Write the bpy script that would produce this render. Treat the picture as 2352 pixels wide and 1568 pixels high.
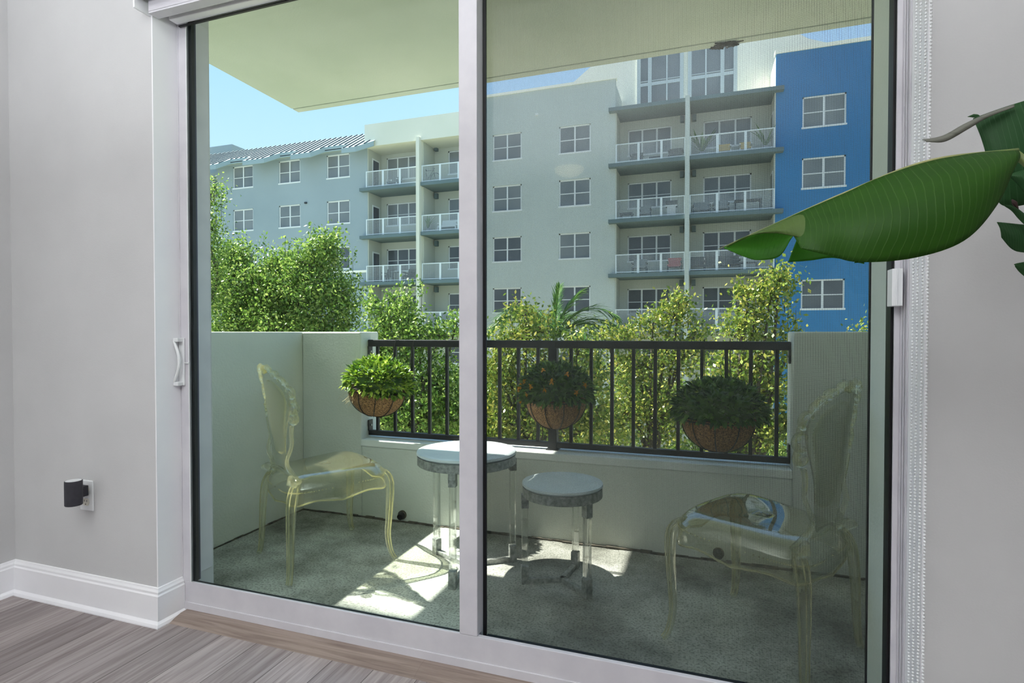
import bpy, math, random
import numpy as np
from mathutils import Vector, Matrix
PI = math.pi
for o in list(bpy.data.objects): bpy.data.objects.remove(o)
SC = bpy.context.scene
COL = SC.collection
random.seed(7); RNG = np.random.default_rng(7)

# ------------------------------------------------------------------ camera
FPX, CX, CY, EYE = 1275.0, 1176.0, 784.0, 1.115
YAW, PITCH = math.radians(18.88), math.atan(21 / 1275)
cd = bpy.data.cameras.new('camera'); cam = bpy.data.objects.new('camera', cd); COL.objects.link(cam)
cd.sensor_width = 36; cd.lens = FPX / 2352 * 36; cd.clip_start = .02; cd.clip_end = 500
cam.location = (0, 0, EYE); cam.rotation_euler = (PI / 2 - PITCH, 0, YAW)
SC.camera = cam
_R = Vector((math.cos(YAW), math.sin(YAW), 0)); _H = Vector((-math.sin(YAW), math.cos(YAW), 0)); _U = Vector((0, 0, 1))
_F = _H * math.cos(PITCH) - _U * math.sin(PITCH); _V = _U * math.cos(PITCH) + _H * math.sin(PITCH)
def at(px, py, Y):
    """world point at distance Y in front of the camera wall that is seen in direction px, py"""
    d = _F + _R * ((px - CX) / FPX) - _V * ((py - CY) / FPX)
    return Vector((0, 0, EYE)) + d * (Y / d.y)

# ------------------------------------------------------------------ light
SC.view_settings.view_transform = 'Standard'; SC.view_settings.look = 'None'
SC.view_settings.gamma = 1; SC.view_settings.use_curve_mapping = False
SC.view_settings.exposure = 0.4
SKY_STRENGTH, SUN_STRENGTH, ROOM_W = 1.15, 15.0, 112
w = bpy.data.worlds.new('sky'); SC.world = w; w.use_nodes = True
nt = w.node_tree; bg = nt.nodes['Background']
tc = nt.nodes.new('ShaderNodeTexCoord'); sx = nt.nodes.new('ShaderNodeSeparateXYZ'); cr = nt.nodes.new('ShaderNodeValToRGB')
nt.links.new(tc.outputs['Generated'], sx.inputs[0]); nt.links.new(sx.outputs['Z'], cr.inputs[0]); nt.links.new(cr.outputs[0], bg.inputs[0])
e = cr.color_ramp.elements
e[0].position = 0.0; e[0].color = (.80, .87, .92, 1)
e[1].position = 0.9; e[1].color = (.20, .36, .66, 1)
n_ = cr.color_ramp.elements.new(.2); n_.color = (.50, .69, .88, 1)
n_ = cr.color_ramp.elements.new(.42); n_.color = (.36, .58, .86, 1)
bg.inputs[1].default_value = SKY_STRENGTH
def lamp(name, kind, loc, direction, energy, color=(1, 1, 1), **kw):
    d = bpy.data.lights.new(name, kind); d.energy = energy; d.color = color
    for k, v in kw.items(): setattr(d, k, v)
    o = bpy.data.objects.new(name, d); COL.objects.link(o); o.location = loc
    o.rotation_euler = Vector(direction).to_track_quat('-Z', 'Y').to_euler(); return o
lamp('sun', 'SUN', (-20, 0, 25), (1, .003, -1.16), SUN_STRENGTH, (1, .95, .86), angle=.0093)
# fill light added to brighten the room, aimed up at its white ceiling
lamp('room_fill', 'AREA', (-.75, -1.1, 2.0), (0.0, .12, 1), ROOM_W, (.94, .972, 1), shape='RECTANGLE', size=2.2, size_y=2.2)
CY_ = SC.cycles
CY_.max_bounces = 10; CY_.diffuse_bounces = 4; CY_.glossy_bounces = 4; CY_.transmission_bounces = 10
CY_.transparent_max_bounces = 32; CY_.sample_clamp_indirect = 6; CY_.blur_glossy = .5

# ------------------------------------------------------------------ materials
def S(r, g, b):
    f = lambda c: c / 12.92 / 255 if c <= 10 else ((c / 255 + .055) / 1.055) ** 2.4
    return (f(r), f(g), f(b), 1)
def new_mat(name):
    m = bpy.data.materials.new(name); m.use_nodes = True; nt = m.node_tree
    return m, nt, nt.nodes['Principled BSDF'], nt.nodes['Material Output']
def N(nt, t, **kw):
    n = nt.nodes.new(t)
    for k, v in kw.items(): setattr(n, k, v)
    return n
def noise_mat(name, c1, c2=None, rough=.6, scale=20, detail=4, bump=0, bscale=60, metal=0, spec=.5, stretch=None, lo=.35, hi=.65):
    m, nt, p, out = new_mat(name)
    tc = N(nt, 'ShaderNodeTexCoord'); L = nt.links.new
    src = tc.outputs['Object']
    if stretch:
        mp = N(nt, 'ShaderNodeMapping'); mp.inputs['Scale'].default_value = stretch; L(src, mp.inputs[0]); src = mp.outputs[0]
    if c2:
        no = N(nt, 'ShaderNodeTexNoise'); no.inputs['Scale'].default_value = scale; no.inputs['Detail'].default_value = detail
        r = N(nt, 'ShaderNodeValToRGB'); r.color_ramp.elements[0].color = c1; r.color_ramp.elements[1].color = c2
        r.color_ramp.elements[0].position = lo; r.color_ramp.elements[1].position = hi
        L(src, no.inputs[0]); L(no.outputs[0], r.inputs[0]); L(r.outputs[0], p.inputs['Base Color'])
    else: p.inputs['Base Color'].default_value = c1
    p.inputs['Roughness'].default_value = rough; p.inputs['Metallic'].default_value = metal
    p.inputs['Specular IOR Level'].default_value = spec
    if bump:
        n2 = N(nt, 'ShaderNodeTexNoise'); n2.inputs['Scale'].default_value = bscale; n2.inputs['Detail'].default_value = 3
        b = N(nt, 'ShaderNodeBump'); b.inputs['Strength'].default_value = bump; b.inputs['Distance'].default_value = .01
        L(src, n2.inputs[0]); L(n2.outputs[0], b.inputs['Height']); L(b.outputs[0], p.inputs['Normal'])
    return m
def clear_mat(name, tint, f0=.04, f1=.7, power=5, rough=0.0):
    """clear sheet: tinted see-through plus mirror reflection that grows towards grazing angles"""
    m, nt, p, out = new_mat(name); nt.nodes.remove(p); L = nt.links.new
    t = N(nt, 'ShaderNodeBsdfTransparent'); t.inputs[0].default_value = (*tint, 1)
    g = N(nt, 'ShaderNodeBsdfGlossy'); g.inputs['Roughness'].default_value = rough
    lw = N(nt, 'ShaderNodeLayerWeight'); lw.inputs[0].default_value = .5
    a = N(nt, 'ShaderNodeMath', operation='POWER'); a.inputs[1].default_value = power
    b = N(nt, 'ShaderNodeMath', operation='MULTIPLY_ADD'); b.inputs[1].default_value = f1; b.inputs[2].default_value = f0
    mx = N(nt, 'ShaderNodeMixShader')
    L(lw.outputs['Facing'], a.inputs[0]); L(a.outputs[0], b.inputs[0]); L(b.outputs[0], mx.inputs[0])
    L(t.outputs[0], mx.inputs[1]); L(g.outputs[0], mx.inputs[2]); L(mx.outputs[0], out.inputs[0])
    return m
def milky_glint(m, amount, c=S(240, 234, 186)):
    """milky diffuse mixed in to stand for bright highlights on clear plastic"""
    nt = m.node_tree; out = nt.nodes['Material Output']; src = out.inputs[0].links[0].from_socket
    d = N(nt, 'ShaderNodeBsdfDiffuse'); d.inputs[0].default_value = c; tr = N(nt, 'ShaderNodeBsdfTranslucent'); tr.inputs[0].default_value = c
    a = N(nt, 'ShaderNodeMixShader'); a.inputs[0].default_value = .5; nt.links.new(d.outputs[0], a.inputs[1]); nt.links.new(tr.outputs[0], a.inputs[2])
    b = N(nt, 'ShaderNodeMixShader'); b.inputs[0].default_value = amount; nt.links.new(src, b.inputs[1]); nt.links.new(a.outputs[0], b.inputs[2]); nt.links.new(b.outputs[0], out.inputs[0])
    return m
def acrylic_mat(name, col, mixf=.45, ior=1.45, glint=0):
    m, nt, p, out = new_mat(name); nt.nodes.remove(p); L = nt.links.new
    g = N(nt, 'ShaderNodeBsdfGlass'); g.inputs['Color'].default_value = (*col, 1); g.inputs['IOR'].default_value = ior; g.inputs['Roughness'].default_value = .02
    t = N(nt, 'ShaderNodeBsdfTransparent'); t.inputs[0].default_value = (*col, 1)
    mx = N(nt, 'ShaderNodeMixShader'); mx.inputs[0].default_value = mixf
    L(g.outputs[0], mx.inputs[1]); L(t.outputs[0], mx.inputs[2]); L(mx.outputs[0], out.inputs[0])
    if glint: milky_glint(m, glint)
    return m
def leaf_mat(name, cols, trans=.35, rough=.4, spec=.35):
    m, nt, p, out = new_mat(name); L = nt.links.new
    ge = N(nt, 'ShaderNodeNewGeometry'); r = N(nt, 'ShaderNodeValToRGB')
    while len(r.color_ramp.elements) < len(cols): r.color_ramp.elements.new(.5)
    for i, c in enumerate(cols):
        r.color_ramp.elements[i].position = i / (len(cols) - 1); r.color_ramp.elements[i].color = c
    L(ge.outputs['Random Per Island'], r.inputs[0]); L(r.outputs[0], p.inputs['Base Color'])
    p.inputs['Roughness'].default_value = rough; p.inputs['Specular IOR Level'].default_value = spec
    tr = N(nt, 'ShaderNodeBsdfTranslucent'); L(r.outputs[0], tr.inputs[0])
    mx = N(nt, 'ShaderNodeMixShader'); mx.inputs[0].default_value = trans
    L(p.outputs[0], mx.inputs[1]); L(tr.outputs[0], mx.inputs[2]); L(mx.outputs[0], out.inputs[0])
    return m
def plain(name, c, rough=.5, metal=0, spec=.5): return noise_mat(name, c, rough=rough, metal=metal, spec=spec)

M = {}
M['paint'] = noise_mat('wall_paint', S(202, 202, 203), S(207, 207, 208), rough=.75, scale=3, bump=.05, bscale=220, spec=.25)
M['ceil'] = plain('ceiling_paint', S(236, 235, 232), .8)
M['trim'] = noise_mat('white_trim_paint', S(243, 243, 248), S(247, 247, 250), rough=.35, scale=5)
M['frame'] = noise_mat('door_frame_white', S(205, 203, 210), S(214, 212, 218), rough=.4, scale=12)
M['white'] = plain('white_plastic', S(232, 234, 236), .35)
M['gasket'] = plain('black_gasket', S(12, 12, 16), .5)
M['track'] = plain('dark_track', S(60, 62, 84), .45)
M['black_plastic'] = noise_mat('black_plastic', S(46, 46, 54), S(52, 52, 60), rough=.5, scale=90)
M['stucco'] = noise_mat('balcony_stucco', S(202, 207, 198), S(212, 216, 208), rough=.85, scale=2.5, bump=.25, bscale=90, spec=.2)
M['stucco_white'] = noise_mat('ledge_paint', S(214, 220, 216), S(226, 230, 226), rough=.8, scale=6, bump=.1, bscale=60, spec=.2)
M['soffit'] = noise_mat('soffit_stucco', S(200, 206, 194), S(210, 214, 204), rough=.9, scale=2.2, bump=.2, bscale=110, spec=.15)
M['grime'] = noise_mat('grime', S(60, 57, 50), S(98, 92, 80), rough=.95, scale=30)
M['rail'] = noise_mat('black_rail', S(22, 23, 27), S(38, 38, 42), rough=.5, scale=140, lo=.5, hi=.8)
M['steel'] = noise_mat('weathered_steel', S(126, 130, 126), S(176, 178, 174), rough=.4, scale=60, metal=.35)
M['tabletop'] = noise_mat('table_paint', S(196, 206, 210), S(212, 220, 222), rough=.4, scale=8)
M['acrylic'] = acrylic_mat('clear_acrylic', (.985, .99, .98), .5)
M['ghost'] = acrylic_mat('yellowed_polycarbonate', (.99, .987, .93), .55, glint=.04)
M['ghost_edge_glint'] = acrylic_mat('polycarbonate_edge_glint', (.99, .987, .92), .35, glint=.30)  # extra milkiness puts the bright edge highlights into the colour
M['ghost_thin'] = milky_glint(clear_mat('yellowed_polycarbonate_sheet', (.965, .968, .90), .07, .9, 2.4, .03), .04)
M['glass_l'] = clear_mat('greenish_glass', (.915, .962, .948), .010, .4, 6)
M['glass_r'] = clear_mat('neutral_glass', (.95, .972, .962), .010, .4, 6)
M['coir'] = noise_mat('coir_liner', S(84, 58, 34), S(184, 140, 90), rough=.95, scale=160, bump=.6, bscale=240)
M['wire'] = plain('black_wire', S(26, 24, 22), .5)
M['soil'] = noise_mat('soil', S(30, 24, 16), S(52, 42, 28), rough=1, scale=40)
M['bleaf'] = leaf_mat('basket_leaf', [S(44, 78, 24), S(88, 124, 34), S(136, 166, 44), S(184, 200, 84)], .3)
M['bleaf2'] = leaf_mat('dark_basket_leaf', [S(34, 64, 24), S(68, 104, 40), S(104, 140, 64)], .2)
M['flower'] = leaf_mat('orange_petal', [S(200, 130, 20), S(228, 160, 30)], .25)
M['tleaf'] = leaf_mat('tree_leaf', [S(66, 96, 36), S(100, 134, 54), S(136, 164, 72), S(186, 198, 110)], .35, .35)
M['tleaf2'] = leaf_mat('tree_leaf_warm', [S(70, 98, 34), S(110, 138, 50), S(150, 168, 68), S(206, 196, 98)], .35, .35)
M['pleaf'] = leaf_mat('palm_leaf', [S(44, 84, 34), S(76, 118, 50), S(112, 148, 72)], .3, .35)
M['bark'] = noise_mat('bark', S(60, 54, 46), S(96, 88, 76), rough=.9, scale=30)
M['palm_stem'] = noise_mat('palm_crownshaft', S(110, 130, 70), S(150, 150, 100), rough=.6, scale=8)
M['ground'] = noise_mat('lawn', S(128, 132, 104), S(160, 158, 138), rough=1, scale=.3)
M['steelroof'] = noise_mat('metal_roof', S(188, 204, 208), S(206, 218, 220), rough=.35, scale=2, metal=.15)
def facade(name, c1, c2): return noise_mat(name, c1, c2, rough=.9, scale=.25, bump=.15, bscale=18, spec=.15, detail=6)
M['f_bluegrey'] = facade('bluegrey_stucco', S(150, 164, 169), S(158, 172, 177))
M['f_cream'] = facade('cream_stucco', S(214, 216, 200), S(222, 222, 208))
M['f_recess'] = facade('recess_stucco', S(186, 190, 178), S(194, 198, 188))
M['f_sage'] = facade('pale_sage_stucco', S(186, 194, 189), S(194, 202, 197))
M['f_blue'] = facade('deep_blue_stucco', S(56, 120, 170), S(64, 128, 178))
M['f_white'] = facade('white_stucco', S(246, 244, 228), S(250, 248, 236))
M['f_slab'] = facade('grey_slab', S(98, 116, 120), S(108, 126, 130))
M['f_mullion'] = plain('grey_mullion_paint', S(196, 206, 206), .5)
M['f_eave'] = plain('eave_paint', S(150, 170, 174), .6)
M['winframe'] = plain('window_frame_white', S(222, 226, 226), .5)
M['winpane'] = noise_mat('window_pane', S(104, 112, 116), S(132, 138, 140), rough=.12, scale=.35, spec=.5)
M['winpane2'] = noise_mat('dark_window_pane', S(60, 68, 76), S(88, 96, 102), rough=.1, scale=.35, spec=.5)
M['railwhite'] = plain('balcony_rail_white', S(216, 224, 226), .5)
M['wicker'] = plain('dark_wicker', S(52, 58, 62), .7)
M['greyf'] = plain('grey_cushion', S(120, 128, 130), .9)
M['redf'] = plain('red_cushion', S(196, 84, 88), .9)
M['yelf'] = plain('yellow_cushion', S(208, 170, 80), .9)
M['whitef'] = plain('white_furniture', S(220, 222, 220), .7)
M['pot'] = plain('grey_pot', S(150, 156, 158), .7)
M['lampglow'] = plain('opal_glass', S(240, 230, 205), .3)

def concrete():
    m, nt, p, out = new_mat('balcony_concrete'); L = nt.links.new
    tc = N(nt, 'ShaderNodeTexCoord')
    a = N(nt, 'ShaderNodeTexNoise'); a.inputs['Scale'].default_value = 1.6; a.inputs['Detail'].default_value = 8; a.inputs['Roughness'].default_value = .65
    b = N(nt, 'ShaderNodeTexNoise'); b.inputs['Scale'].default_value = 110; b.inputs['Detail'].default_value = 3
    ra = N(nt, 'ShaderNodeValToRGB'); ra.color_ramp.elements[0].color = S(98, 99, 90); ra.color_ramp.elements[1].color = S(188, 190, 182)
    ra.color_ramp.elements[0].position = .34; ra.color_ramp.elements[1].position = .58
    rb = N(nt, 'ShaderNodeValToRGB'); rb.color_ramp.elements[0].color = (.55, .55, .55, 1); rb.color_ramp.elements[1].color = (1, 1, 1, 1)
    rb.color_ramp.elements[0].position = .36; rb.color_ramp.elements[1].position = .52
    mx = N(nt, 'ShaderNodeMix', data_type='RGBA', blend_type='MULTIPLY'); mx.inputs[0].default_value = 1
    L(tc.outputs['Object'], a.inputs[0]); L(tc.outputs['Object'], b.inputs[0]); L(a.outputs[0], ra.inputs[0]); L(b.outputs[0], rb.inputs[0])
    L(ra.outputs[0], mx.inputs[6]); L(rb.outputs[0], mx.inputs[7]); L(mx.outputs[2], p.inputs['Base Color'])
    bu = N(nt, 'ShaderNodeBump'); bu.inputs['Strength'].default_value = .3; bu.inputs['Distance'].default_value = .004
    L(b.outputs[0], bu.inputs['Height']); L(bu.outputs[0], p.inputs['Normal']); p.inputs['Roughness'].default_value = .9
    return m
M['concrete'] = concrete()
def planks(name, c1, c2, dark, rot=True):
    m, nt, p, out = new_mat(name); L = nt.links.new
    tc = N(nt, 'ShaderNodeTexCoord'); mp = N(nt, 'ShaderNodeMapping')
    mp.inputs['Rotation'].default_value = (0, 0, PI / 2 if rot else 0); mp.inputs['Location'].default_value = (.37, .05, 0)
    L(tc.outputs['Object'], mp.inputs[0])
    br = N(nt, 'ShaderNodeTexBrick'); br.offset = .37; br.offset_frequency = 2; br.squash = 1
    br.inputs['Color1'].default_value = c1; br.inputs['Color2'].default_value = c2; br.inputs['Mortar'].default_value = dark
    br.inputs['Scale'].default_value = 1; br.inputs['Mortar Size'].default_value = .0012; br.inputs['Mortar Smooth'].default_value = .1
    br.inputs['Brick Width'].default_value = 1.22; br.inputs['Row Height'].default_value = .152; br.inputs['Bias'].default_value = 0
    L(mp.outputs[0], br.inputs[0])
    g = N(nt, 'ShaderNodeMapping'); g.inputs['Scale'].default_value = (1.3, 26, 1); L(mp.outputs[0], g.inputs[0])
    no = N(nt, 'ShaderNodeTexNoise'); no.inputs['Scale'].default_value = 2.2; no.inputs['Detail'].default_value = 7; no.inputs['Roughness'].default_value = .62; no.inputs['Distortion'].default_value = .6
    L(g.outputs[0], no.inputs[0])
    r = N(nt, 'ShaderNodeValToRGB'); r.color_ramp.elements[0].color = (.50, .46, .46, 1); r.color_ramp.elements[1].color = (1.0, 1.0, 1.0, 1)
    r.color_ramp.elements[0].position = .33; r.color_ramp.elements[1].position = .62
    L(no.outputs[0], r.inputs[0])
    mx = N(nt, 'ShaderNodeMix', data_type='RGBA', blend_type='MULTIPLY'); mx.inputs[0].default_value = .9
    L(br.outputs[0], mx.inputs[6]); L(r.outputs[0], mx.inputs[7]); L(mx.outputs[2], p.inputs['Base Color'])
    p.inputs['Roughness'].default_value = .5
    bu = N(nt, 'ShaderNodeBump'); bu.inputs['Strength'].default_value = .12; bu.inputs['Distance'].default_value = .002
    L(no.outputs[0], bu.inputs['Height']); L(bu.outputs[0], p.inputs['Normal'])
    return m
M['planks'] = planks('grey_oak_planks', S(184, 174, 172), S(146, 136, 136), S(84, 76, 74))
M['strip'] = planks('oak_transition_strip', S(164, 148, 138), S(150, 134, 126), S(150, 134, 126), rot=False)
def screen():
    m, nt, p, out = new_mat('insect_screen'); L = nt.links.new
    tc = N(nt, 'ShaderNodeTexCoord'); sx = N(nt, 'ShaderNodeSeparateXYZ'); L(tc.outputs['Object'], sx.inputs[0])
    pitch, wire = .0021, .12
    fs = []
    for ax in ('X', 'Z'):
        d = N(nt, 'ShaderNodeMath', operation='DIVIDE'); d.inputs[1].default_value = pitch; L(sx.outputs[ax], d.inputs[0])
        fr = N(nt, 'ShaderNodeMath', operation='FRACT'); L(d.outputs[0], fr.inputs[0])
        lt = N(nt, 'ShaderNodeMath', operation='LESS_THAN'); lt.inputs[1].default_value = wire; L(fr.outputs[0], lt.inputs[0]); fs.append(lt)
    mxm = N(nt, 'ShaderNodeMath', operation='MAXIMUM'); L(fs[0].outputs[0], mxm.inputs[0]); L(fs[1].outputs[0], mxm.inputs[1])
    t = N(nt, 'ShaderNodeBsdfTransparent'); df = N(nt, 'ShaderNodeBsdfDiffuse'); df.inputs[0].default_value = S(72, 76, 74)
    mx = N(nt, 'ShaderNodeMixShader'); L(mxm.outputs[0], mx.inputs[0]); L(t.outputs[0], mx.inputs[1]); L(df.outputs[0], mx.inputs[2]); L(mx.outputs[0], out.inputs[0])
    return m
M['screen'] = screen()
def strelitzia(name, c1, c2, vein, freq=34):
    m, nt, p, out = new_mat(name); L = nt.links.new
    uv = N(nt, 'ShaderNodeUVMap'); sx = N(nt, 'ShaderNodeSeparateXYZ'); L(uv.outputs[0], sx.inputs[0])
    # lateral veins leave the midrib and bend towards the tip
    a = N(nt, 'ShaderNodeMath', operation='POWER'); a.inputs[1].default_value = 2.0; L(sx.outputs['Y'], a.inputs[0])
    b = N(nt, 'ShaderNodeMath', operation='MULTIPLY_ADD'); b.inputs[1].default_value = -.10; L(a.outputs[0], b.inputs[0]); L(sx.outputs['X'], b.inputs[2])
    no0 = N(nt, 'ShaderNodeTexNoise'); no0.inputs['Scale'].default_value = 3; L(uv.outputs[0], no0.inputs[0])
    c = N(nt, 'ShaderNodeMath', operation='MULTIPLY_ADD'); c.inputs[1].default_value = .03; L(no0.outputs[0], c.inputs[0]); L(b.outputs[0], c.inputs[2])
    def lines(f, w):
        k = N(nt, 'ShaderNodeMath', operation='MULTIPLY'); k.inputs[1].default_value = f; L(c.outputs[0], k.inputs[0])
        fr = N(nt, 'ShaderNodeMath', operation='PINGPONG'); fr.inputs[1].default_value = .5; L(k.outputs[0], fr.inputs[0])
        mr = N(nt, 'ShaderNodeMapRange'); mr.inputs['From Min'].default_value = 0; mr.inputs['From Max'].default_value = w; mr.inputs['To Min'].default_value = 1; mr.inputs['To Max'].default_value = 0
        L(fr.outputs[0], mr.inputs[0]); return mr
    l1, l2 = lines(freq, .09), lines(freq * 6, .4)
    no = N(nt, 'ShaderNodeTexNoise'); no.inputs['Scale'].default_value = 2.5; no.inputs['Detail'].default_value = 3; L(uv.outputs[0], no.inputs[0])
    m1 = N(nt, 'ShaderNodeMix', data_type='RGBA'); m1.inputs[6].default_value = c1; m1.inputs[7].default_value = c2; L(no.outputs[0], m1.inputs[0])
    k1 = N(nt, 'ShaderNodeMath', operation='MULTIPLY'); k1.inputs[1].default_value = .36; L(l1.outputs[0], k1.inputs[0])
    k2 = N(nt, 'ShaderNodeMath', operation='MULTIPLY'); k2.inputs[1].default_value = .10; L(l2.outputs[0], k2.inputs[0])
    mxx = N(nt, 'ShaderNodeMath', operation='MAXIMUM'); L(k1.outputs[0], mxx.inputs[0]); L(k2.outputs[0], mxx.inputs[1])
    m2 = N(nt, 'ShaderNodeMix', data_type='RGBA'); m2.inputs[7].default_value = vein; L(mxx.outputs[0], m2.inputs[0]); L(m1.outputs[2], m2.inputs[6])
    L(m2.outputs[2], p.inputs['Base Color']); p.inputs['Roughness'].default_value = .5; p.inputs['Specular IOR Level'].default_value = .3
    tr = N(nt, 'ShaderNodeBsdfTranslucent'); L(m2.outputs[2], tr.inputs[0])
    mx = N(nt, 'ShaderNodeMixShader'); mx.inputs[0].default_value = .45; L(p.outputs[0], mx.inputs[1]); L(tr.outputs[0], mx.inputs[2]); L(mx.outputs[0], out.inputs[0])
    bu = N(nt, 'ShaderNodeBump'); bu.inputs['Strength'].default_value = .25; bu.inputs['Distance'].default_value = .002; L(l1.outputs[0], bu.inputs['Height']); L(bu.outputs[0], p.inputs['Normal'])
    return m
M['str'] = strelitzia('big_leaf', S(34, 80, 14), S(54, 106, 18), S(110, 150, 76))
M['str_dark'] = strelitzia('big_leaf_dark', S(40, 84, 46), S(58, 104, 58), S(110, 150, 110), 14)
M['str_dry'] = strelitzia('big_leaf_dry', S(132, 134, 124), S(160, 160, 150), S(100, 100, 94), 3)
M['petiole'] = noise_mat('petiole', S(96, 116, 60), S(150, 150, 100), rough=.5, scale=12)

# ------------------------------------------------------------------ mesh helpers
class MB:
    def __init__(s): s.v = []; s.f = []; s.uv = []
    def add(s, vs, fs):
        o = len(s.v); s.v += [tuple(v) for v in vs]; s.f += [tuple(i + o for i in f) for f in fs]; return s
    def box(s, x0, x1, y0, y1, z0, z1):
        return s.add([(x0, y0, z0), (x1, y0, z0), (x1, y1, z0), (x0, y1, z0), (x0, y0, z1), (x1, y0, z1), (x1, y1, z1), (x0, y1, z1)],
                     [(0, 3, 2, 1), (4, 5, 6, 7), (0, 1, 5, 4), (1, 2, 6, 5), (2, 3, 7, 6), (3, 0, 4, 7)])
    def rbox(s, c, ax, ay, hx, hy, z0, z1):
        """box with its own horizontal axes ax, ay about centre c"""
        ax = Vector(ax).normalized(); ay = Vector(ay).normalized(); vs = []
        for z in (z0, z1):
            for a, b in ((-1, -1), (1, -1), (1, 1), (-1, 1)):
                p = Vector((c[0], c[1], 0)) + ax * hx * a + ay * hy * b; vs.append((p.x, p.y, z))
        return s.add(vs, [(0, 3, 2, 1), (4, 5, 6, 7), (0, 1, 5, 4), (1, 2, 6, 5), (2, 3, 7, 6), (3, 0, 4, 7)])
    def tube(s, pts, rad, n=8, cap=True, flat=1.0):
        pts = [Vector(p) for p in pts]; m = len(pts)
        if not hasattr(rad, '__len__'): rad = [rad] * m
        o = len(s.v); up = Vector((0, 0, 1)); prev = None
        for i, p in enumerate(pts):
            t = (pts[min(i + 1, m - 1)] - pts[max(i - 1, 0)]).normalized()
            if prev is None:
                a = t.cross(up)
                if a.length < .05: a = t.cross(Vector((0, 1, 0)))
                a.normalize()
            else:
                a = (prev - t * prev.dot(t)).normalized()
            prev = a; b = t.cross(a)
            for k in range(n):
                th = 2 * PI * k / n; q = p + a * (rad[i] * math.cos(th)) + b * (rad[i] * flat * math.sin(th)); s.v.append(tuple(q))
        for i in range(m - 1):
            for k in range(n):
                k2 = (k + 1) % n; s.f.append((o + i * n + k, o + i * n + k2, o + (i + 1) * n + k2, o + (i + 1) * n + k))
        if cap:
            s.f.append(tuple(o + k for k in reversed(range(n)))); s.f.append(tuple(o + (m - 1) * n + k for k in range(n)))
        return s
    def lathe(s, prof, c=(0, 0, 0), n=48, sx=1, sy=1):
        o = len(s.v); m = len(prof)
        for r, z in prof:
            for k in range(n):
                th = 2 * PI * k / n; s.v.append((c[0] + r * sx * math.cos(th), c[1] + r * sy * math.sin(th), c[2] + z))
        for i in range(m - 1):
            for k in range(n):
                k2 = (k + 1) % n; s.f.append((o + i * n + k, o + i * n + k2, o + (i + 1) * n + k2, o + (i + 1) * n + k))
        if prof[0][0] > 1e-6: s.f.append(tuple(o + k for k in reversed(range(n))))
        if prof[-1][0] > 1e-6: s.f.append(tuple(o + (m - 1) * n + k for k in range(n)))
        return s
    def prism(s, poly, y0, y1):
        """poly of (x, z) extruded along y"""
        n = len(poly); vs = [(x, y0, z) for x, z in poly] + [(x, y1, z) for x, z in poly]
        return s.add(vs, [tuple(range(n)), tuple(reversed(range(n, 2 * n)))] + [(i, i + n, (i + 1) % n + n, (i + 1) % n) for i in range(n)])
    def prism_z(s, poly, z0, z1):
        n = len(poly); vs = [(x, y, z0) for x, y in poly] + [(x, y, z1) for x, y in poly]
        return s.add(vs, [tuple(reversed(range(n))), tuple(range(n, 2 * n))] + [(i, (i + 1) % n, (i + 1) % n + n, i + n) for i in range(n)])
    def sweep(s, prof, path):
        """profile of (outward, z) swept along a horizontal path with mitred corners; outward = left of path"""
        pts = [Vector((p[0], p[1], 0)) for p in path]; m = len(pts); n = len(prof); o = len(s.v)
        for i, p in enumerate(pts):
            d0 = (pts[i] - pts[i - 1]).normalized() if i else None; d1 = (pts[i + 1] - pts[i]).normalized() if i < m - 1 else None
            nn = [Vector((-d.y, d.x, 0)) for d in (d0, d1) if d]
            if len(nn) == 2:
                a = (nn[0] + nn[1]); a = a / (a.dot(nn[0]))
            else: a = nn[0]
            for u, z in prof: q = p + a * u; s.v.append((q.x, q.y, z))
        for i in range(m - 1):
            for k in range(n):
                k2 = (k + 1) % n; s.f.append((o + i * n + k, o + (i + 1) * n + k, o + (i + 1) * n + k2, o + i * n + k2))
        s.f.append(tuple(o + k for k in range(n))); s.f.append(tuple(o + (m - 1) * n + k for k in reversed(range(n))))
        return s
    def ball(s, c, r, n=8, m=6):
        o = len(s.v); s.v.append((c[0], c[1], c[2] - r))
        for i in range(1, m):
            ph = -PI / 2 + PI * i / m
            for k in range(n):
                th = 2 * PI * k / n; s.v.append((c[0] + r * math.cos(ph) * math.cos(th), c[1] + r * math.cos(ph) * math.sin(th), c[2] + r * math.sin(ph)))
        s.v.append((c[0], c[1], c[2] + r)); top = len(s.v) - 1
        for k in range(n): s.f.append((o, o + 1 + (k + 1) % n, o + 1 + k)); s.f.append((top, top - n + k, top - n + (k + 1) % n))
        for i in range(m - 2):
            for k in range(n):
                a = o + 1 + i * n; s.f.append((a + k, a + (k + 1) % n, a + n + (k + 1) % n, a + n + k))
        return s
    def grid(s, rows, close=False):
        o = len(s.v); m = len(rows); n = len(rows[0])
        for r in rows: s.v += [tuple(p) for p in r]
        for i in range(m - 1):
            for k in range(n if close else n - 1):
                k2 = (k + 1) % n; s.f.append((o + i * n + k, o + i * n + k2, o + (i + 1) * n + k2, o + (i + 1) * n + k))
        return s
    def build(s, name, mat, parent=None, smooth=False, bevel=0, solid=0, world=False, subsurf=0):
        me = bpy.data.meshes.new(name)
        vs = s.v
        if world and parent is not None:
            p = parent
            while p.parent: p = p.parent
            L = p.location; vs = [(a - L.x, b - L.y, c - L.z) for a, b, c in s.v]
        me.from_pydata(vs, [], s.f); me.update(); me.materials.append(mat)
        if s.uv:
            ul = me.uv_layers.new(name='UVMap')
            for l in me.loops: ul.data[l.index].uv = s.uv[l.vertex_index]
        if smooth:
            me.polygons.foreach_set('use_smooth', [True] * len(me.polygons))
        o = bpy.data.objects.new(name, me); COL.objects.link(o)
        if parent is not None: o.parent = parent
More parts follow.
